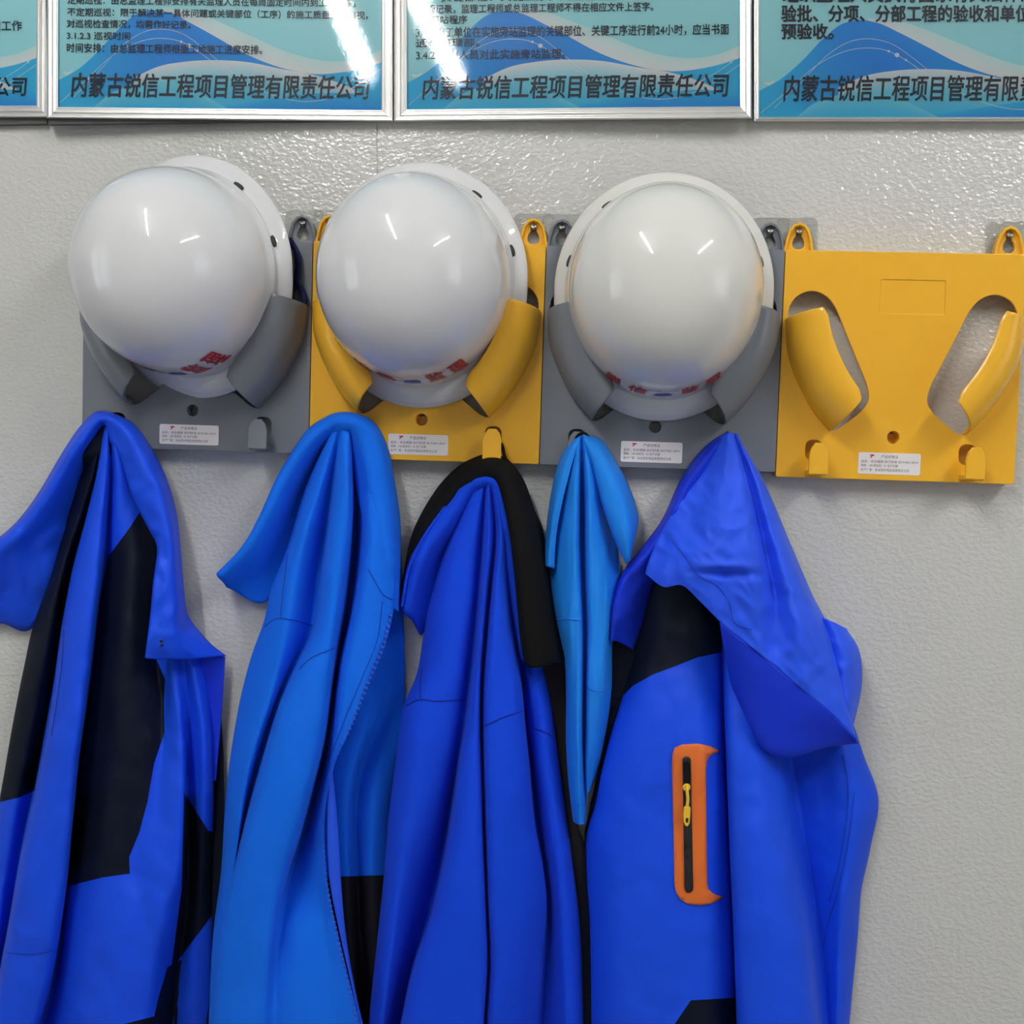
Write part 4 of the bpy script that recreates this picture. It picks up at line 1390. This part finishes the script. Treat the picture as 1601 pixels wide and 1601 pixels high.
cloth(J, 'neck_flap', M['jersey'], grid([k0, k1, k2, k3], nv=70, per=8, mode='i', amp=1.0, sx=25, sy=40, seed=33), thick=0.0015)
k0 = [(908, 680, 34), (893, 687, 32), (878, 712, 30), (866, 748, 28), (857, 800, 26), (852, 850, 26), (849, 884, 28)]
k1 = [(908, 682, 54), (895, 697, 56), (883, 727, 56), (872, 767, 56), (864, 812, 54), (859, 852, 52), (856, 886, 50)]
k2 = [(906, 688, 56), (898, 712, 58), (888, 748, 58), (878, 790, 56), (871, 828, 52), (868, 862, 50), (867, 889, 46)]
cloth(J, 'neck_flap', M['jersey'], grid([k0, k1, k2], nv=70, per=8, mode='i', amp=1.0, sx=25, sy=40, seed=34), thick=0.0015)
link('hanging_loop', tube_mesh([Vector(q) for q in hermite(np.array([tuple(P(*q)) for q in ((898, 690, 44), (904, 681, 46), (911, 677, 46), (918, 681, 46), (924, 690, 44))]), np.linspace(0, 1, 24))], 0.0018, 10), M['black_fabric'], J)

# ---- shell jacket with hood and orange chest pocket
J = jacket('shell_jacket', 'blue hooded shell jacket with an orange chest pocket, rightmost of the jackets')
body = [
    [(1030, 890, 30), (1008, 960, 26), (990, 1030, 28), (975, 1085, 34), (955, 1150, 40), (940, 1210, 42), (930, 1260, 42), (918, 1300, 42), (917, 1350, 42), (922, 1440, 42), (925, 1601, 42)],
    [(1045, 890, 42), (1030, 960, 46), (1012, 1040, 52), (1000, 1100, 60), (985, 1180, 66), (975, 1260, 68), (965, 1350, 70), (962, 1440, 72), (962, 1601, 72)],
    [(1070, 890, 50), (1068, 960, 56), (1062, 1040, 62), (1055, 1100, 72), (1050, 1180, 78), (1045, 1260, 80), (1040, 1350, 82), (1040, 1440, 84), (1042, 1601, 84)],
    [(1095, 890, 48), (1100, 960, 54), (1098, 1040, 60), (1098, 1100, 70), (1100, 1180, 78), (1102, 1260, 80), (1104, 1350, 82), (1108, 1440, 82), (1112, 1601, 82)],
    [(1112, 890, 42), (1120, 960, 44), (1121, 1040, 50), (1123, 1100, 56), (1126, 1180, 62), (1131, 1260, 64), (1135, 1350, 64), (1140, 1440, 64), (1145, 1601, 64)],
    [(1118, 890, 36), (1129, 980, 34), (1130, 1040, 34), (1131, 1100, 36), (1135, 1180, 38), (1138, 1260, 40), (1142, 1350, 42), (1146, 1440, 42), (1152, 1601, 42)],
    [(1124, 890, 44), (1136, 980, 52), (1137, 1040, 58), (1138, 1100, 68), (1141, 1180, 78), (1145, 1260, 86), (1149, 1350, 92), (1154, 1440, 96), (1161, 1601, 98)],
    [(1135, 890, 48), (1150, 980, 56), (1158, 1040, 62), (1166, 1100, 72), (1178, 1180, 82), (1188, 1260, 92), (1196, 1350, 100), (1205, 1440, 104), (1218, 1601, 106)],
    [(1150, 890, 40), (1170, 980, 44), (1186, 1040, 48), (1200, 1100, 56), (1212, 1180, 64), (1224, 1260, 74), (1240, 1350, 84), (1254, 1440, 90), (1268, 1601, 96)],
    [(1160, 890, 28), (1185, 980, 24), (1205, 1040, 22), (1222, 1100, 20), (1234, 1180, 20), (1248, 1260, 22), (1264, 1350, 26), (1278, 1440, 34), (1292, 1601, 44)],
    [(1175, 890, 26), (1205, 980, 28), (1232, 1040, 28), (1258, 1100, 30), (1272, 1180, 36), (1285, 1260, 40), (1290, 1350, 42), (1295, 1440, 44), (1302, 1601, 48)],
    [(1190, 890, 26), (1225, 980, 30), (1262, 1040, 32), (1290, 1100, 34), (1320, 1180, 48), (1335, 1250, 52), (1328, 1340, 54), (1318, 1420, 54), (1314, 1500, 52), (1312, 1601, 50)],
    [(1200, 890, 20), (1240, 980, 20), (1285, 1040, 22), (1325, 1110, 22), (1352, 1185, 26), (1373, 1245, 28), (1361, 1325, 28), (1346, 1395, 26), (1342, 1450, 26), (1327, 1601, 26)],
]
G = grid(body, nv=150, per=7, y1=YE, closed=True, amp=2.2, sx=55, sy=120, seed=41, crumple=1.0)
pn = [('yoke_panel', M['navy'], [(940, 870), (1160, 870), (1129, 980), (1128, 1020), (1090, 1028), (1060, 1040), (1020, 1055), (990, 1072), (940, 1120)], 'navy panel'),
      ('hem_panel', M['navy'], [(1080, 1564), (1149, 1560), (1154, 1800), (960, 1800), (1055, 1601)], 'navy panel')]
bv = cloth(J, 'body', M['shell_blue'], G, True, pn)
for pts in ([(1336, 1238), (1330, 1290), (1322, 1340), (1308, 1400), (1292, 1450), (1288, 1485)], [(1318, 1180), (1326, 1230), (1322, 1290), (1312, 1350), (1296, 1410)]):
    ribbon(J, 'seam', M['seam'], bv, pts, 2.2)
hood = [
    [(1125, 684, 46), (1095, 735, 48), (1058, 790, 52), (1032, 835, 58), (1015, 875, 62), (1009, 897, 64)],
    [(1130, 680, 56), (1112, 740, 62), (1085, 800, 72), (1062, 850, 80), (1045, 890, 84), (1038, 918, 82)],
    [(1135, 678, 60), (1125, 740, 72), (1110, 800, 88), (1090, 855, 98), (1076, 890, 98), (1068, 916, 92)],
    [(1138, 677, 62), (1134, 740, 78), (1126, 800, 96), (1112, 860, 106), (1102, 895, 104), (1096, 942, 96)],
    [(1142, 677, 62), (1150, 740, 82), (1152, 805, 100), (1148, 862, 110), (1142, 905, 106), (1132, 978, 102)],
    [(1145, 677, 62), (1160, 742, 80), (1170, 810, 98), (1180, 880, 110), (1182, 940, 110), (1180, 1016, 104)],
    [(1148, 678, 54), (1170, 745, 62), (1188, 815, 72), (1202, 885, 80), (1214, 950, 86), (1214, 1044, 98)],
    [(1151, 680, 58), (1180, 745, 74), (1202, 820, 88), (1224, 890, 98), (1242, 970, 106), (1252, 1076, 102)],
    [(1154, 683, 52), (1192, 750, 62), (1220, 830, 74), (1246, 900, 86), (1270, 990, 96), (1296, 1112, 94)],
    [(1157, 688, 42), (1200, 765, 42), (1232, 845, 48), (1262, 920, 56), (1296, 1000, 72), (1335, 1150, 84)],
    [(1158, 692, 26), (1204, 775, 18), (1236, 850, 18), (1268, 925, 20), (1302, 1000, 26), (1337, 1150, 40)],
]
Gh = grid(hood, nv=110, per=8, mode='i', amp=2.6, sx=34, sy=48, seed=44, crumple=2.4)
# cross crease on the hood
for i in range(Gh.shape[0]):
    for j in range(Gh.shape[1]):
        x, y, d = Gh[i, j]
        yc = 893 + (x - 1100) * 0.03
        w = math.exp(-((x - 1138) / 42) ** 2)
        Gh[i, j, 2] += w * (5 * math.exp(-((y - yc + 9) / 8) ** 2) - 7 * math.exp(-((y - yc - 3) / 6) ** 2))
bh = cloth(J, 'hood', M['hood_blue'], Gh, thick=0.0022)
for pts in ([(1048, 842), (1070, 870), (1092, 900), (1120, 915), (1138, 938), (1150, 975), (1176, 985)],):
    ribbon(J, 'seam', M['seam'], bh, pts, 1.8, 0.7)
fl = [[(1126, 972, 99), (1160, 1000, 101), (1200, 1032, 99), (1240, 1066, 98), (1290, 1107, 93), (1339, 1154, 84)],
      [(1131, 1000, 92), (1160, 1030, 96), (1196, 1064, 97), (1237, 1094, 95), (1284, 1123, 90), (1340, 1156, 80)],
      [(1138, 1035, 82), (1162, 1070, 88), (1193, 1112, 90), (1233, 1140, 88), (1284, 1145, 83), (1341, 1158, 76)],
      [(1147, 1072, 68), (1166, 1113, 76), (1192, 1164, 80), (1232, 1180, 78), (1290, 1165, 74), (1342, 1159, 70)],
      [(1156, 1090, 50), (1172, 1120, 54), (1200, 1164, 58), (1236, 1176, 58), (1290, 1162, 56), (1338, 1158, 56)]]
cloth(J, 'hood_brim', M['shell_deep'], grid(fl, nv=80, per=8, mode='i', amp=1.2, sx=60, sy=60, seed=47), thick=0.0022)
sd = [[(1280, 965, 54), (1296, 1030, 62), (1308, 1085, 68), (1326, 1140, 74)],
      [(1302, 972, 66), (1316, 1020, 74), (1322, 1075, 78), (1328, 1142, 76)],
      [(1318, 980, 56), (1334, 1018, 60), (1338, 1072, 62), (1331, 1138, 66)],
      [(1320, 982, 26), (1342, 1018, 22), (1346, 1072, 22), (1333, 1136, 30)],
      [(1300, 985, 12), (1320, 1020, 10), (1324, 1072, 10), (1320, 1136, 14)]]
cloth(J, 'hood_side', M['hood_blue'], grid(sd, nv=70, per=8, mode='i', amp=2.2, sx=28, sy=34, seed=49, crumple=2.4), thick=0.0022)
k0 = [(1138, 673, 36), (1100, 700, 30), (1065, 748, 26), (1035, 812, 24), (1003, 856, 24), (975, 892, 24), (958, 935, 28), (951, 988, 30)]
k1 = [(1138, 677, 56), (1108, 710, 56), (1074, 757, 56), (1044, 818, 56), (1014, 862, 56), (984, 898, 56), (964, 942, 56), (955, 1002, 52)]
k2 = [(1136, 686, 54), (1112, 728, 50), (1084, 778, 48), (1054, 836, 46), (1026, 878, 44), (1002, 916, 44), (985, 958, 44), (966, 1003, 42)]
k3 = [(1134, 694, 42), (1118, 745, 26), (1094, 798, 22), (1066, 850, 20), (1040, 892, 18), (1018, 936, 18), (1006, 975, 18), (990, 1016, 20)]
bl = cloth(J, 'collar', M['shell_deep'], grid([k0, k1, k2, k3], nv=90, per=8, mode='i', amp=2.0, sx=34, sy=40, seed=52, crumple=2.4), thick=0.002)
ribbon(J, 'piping', M['seam'], bl, [(963, 940), (957, 975), (956, 1000)], 3.0, 1.0)
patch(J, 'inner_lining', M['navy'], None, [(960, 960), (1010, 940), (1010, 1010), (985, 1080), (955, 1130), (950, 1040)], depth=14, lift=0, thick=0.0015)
patch(J, 'gap_shade', M['navy'], None, [(985, 1080), (955, 1110), (925, 1250), (914, 1300), (908, 1440), (905, 1760), (1000, 1760), (1000, 1080)], depth=16, lift=0, thick=0.0015)  # navy sheet added to darken the shaded gap left of the body
# orange pocket
po = [(1055, 1169), (1066, 1164), (1090, 1162.5), (1108, 1166), (1119, 1171), (1126, 1175.5), (1116, 1177.5), (1109, 1182), (1104.5, 1190), (1103, 1202), (1104, 1290), (1105.5, 1380), (1107, 1389), (1112, 1395), (1120, 1399.5), (1131, 1401), (1122, 1408), (1110, 1413), (1095, 1415), (1076, 1413), (1064, 1406), (1057, 1395), (1054.5, 1380), (1053, 1290), (1051, 1200), (1051.5, 1180)]
pk = patch(J, 'chest_pocket', M['orange'], bv, po, 1.2, 0.0016, 9)
pk['label'] = 'orange pocket trim'


def stadium(x0, y0, x1, y1, r, n=7):
    out = []
    a0 = math.atan2(y1 - y0, x1 - x0)
    for cx, cy, s in ((x1, y1, -90), (x0, y0, 90)):
        for i in range(n + 1):
            a = a0 + math.radians(s + 180 * i / n)
            out.append((cx + r * math.cos(a), cy + r * math.sin(a)))
    return out


zp = patch(pk, 'pocket_zip', M['black_rubber'], bv, stadium(1073.5, 1189, 1077, 1389, 6.6), 3.3, 0.0012, 7)
zp['label'] = 'black pocket zip'
zs = patch(pk, 'zip_slider', M['black_fabric'], bv, stadium(1073.5, 1196, 1074.5, 1220, 5.2), 5.2, 0.003, 6)
dz = surf(bv, 1075, 1250) + 7
pts = [tuple(P(x, y, dz + k)) for x, y, k in ((1074, 1226, 0), (1074.5, 1238, 1.2), (1075.5, 1250, 1.5), (1074, 1262, 1))]
ring = [tuple(P(1073.5 + 4.2 * math.sin(a), 1231 + 4.2 * math.cos(a), dz)) for a in np.linspace(0, 2 * math.pi, 16)]
grip = [(1069, 1262), (1071, 1260), (1078, 1260), (1079.5, 1263), (1079, 1274), (1078, 1286), (1074.5, 1291), (1070.5, 1289), (1068.5, 1283), (1068, 1274)]
hole = [(1072.3, 1278), (1075.5, 1278), (1076, 1282), (1075, 1286), (1072.8, 1286), (1071.8, 1282)]
bar = tube_mesh([Vector(q) for q in hermite(np.array(pts), np.linspace(0, 1, 16))], 0.0017, 10)
rg = tube_mesh([Vector(q) for q in ring], 0.0013, 8)
cen = P(1074, 1275, dz + 1)
gl = lambda L: [((P(x, y, dz).x - cen.x), (P(x, y, dz).z - cen.z)) for x, y in L]
gm = sheet_mesh([gl(grip), gl(hole)], -0.0018, 0.0018, 0.0007)
gm.transform(Matrix.Translation(cen))
pull = link('zip_pull', join_meshes([bar, rg, gm]), M['pull_yellow'], pk)
pull['label'] = 'yellow zip pull'
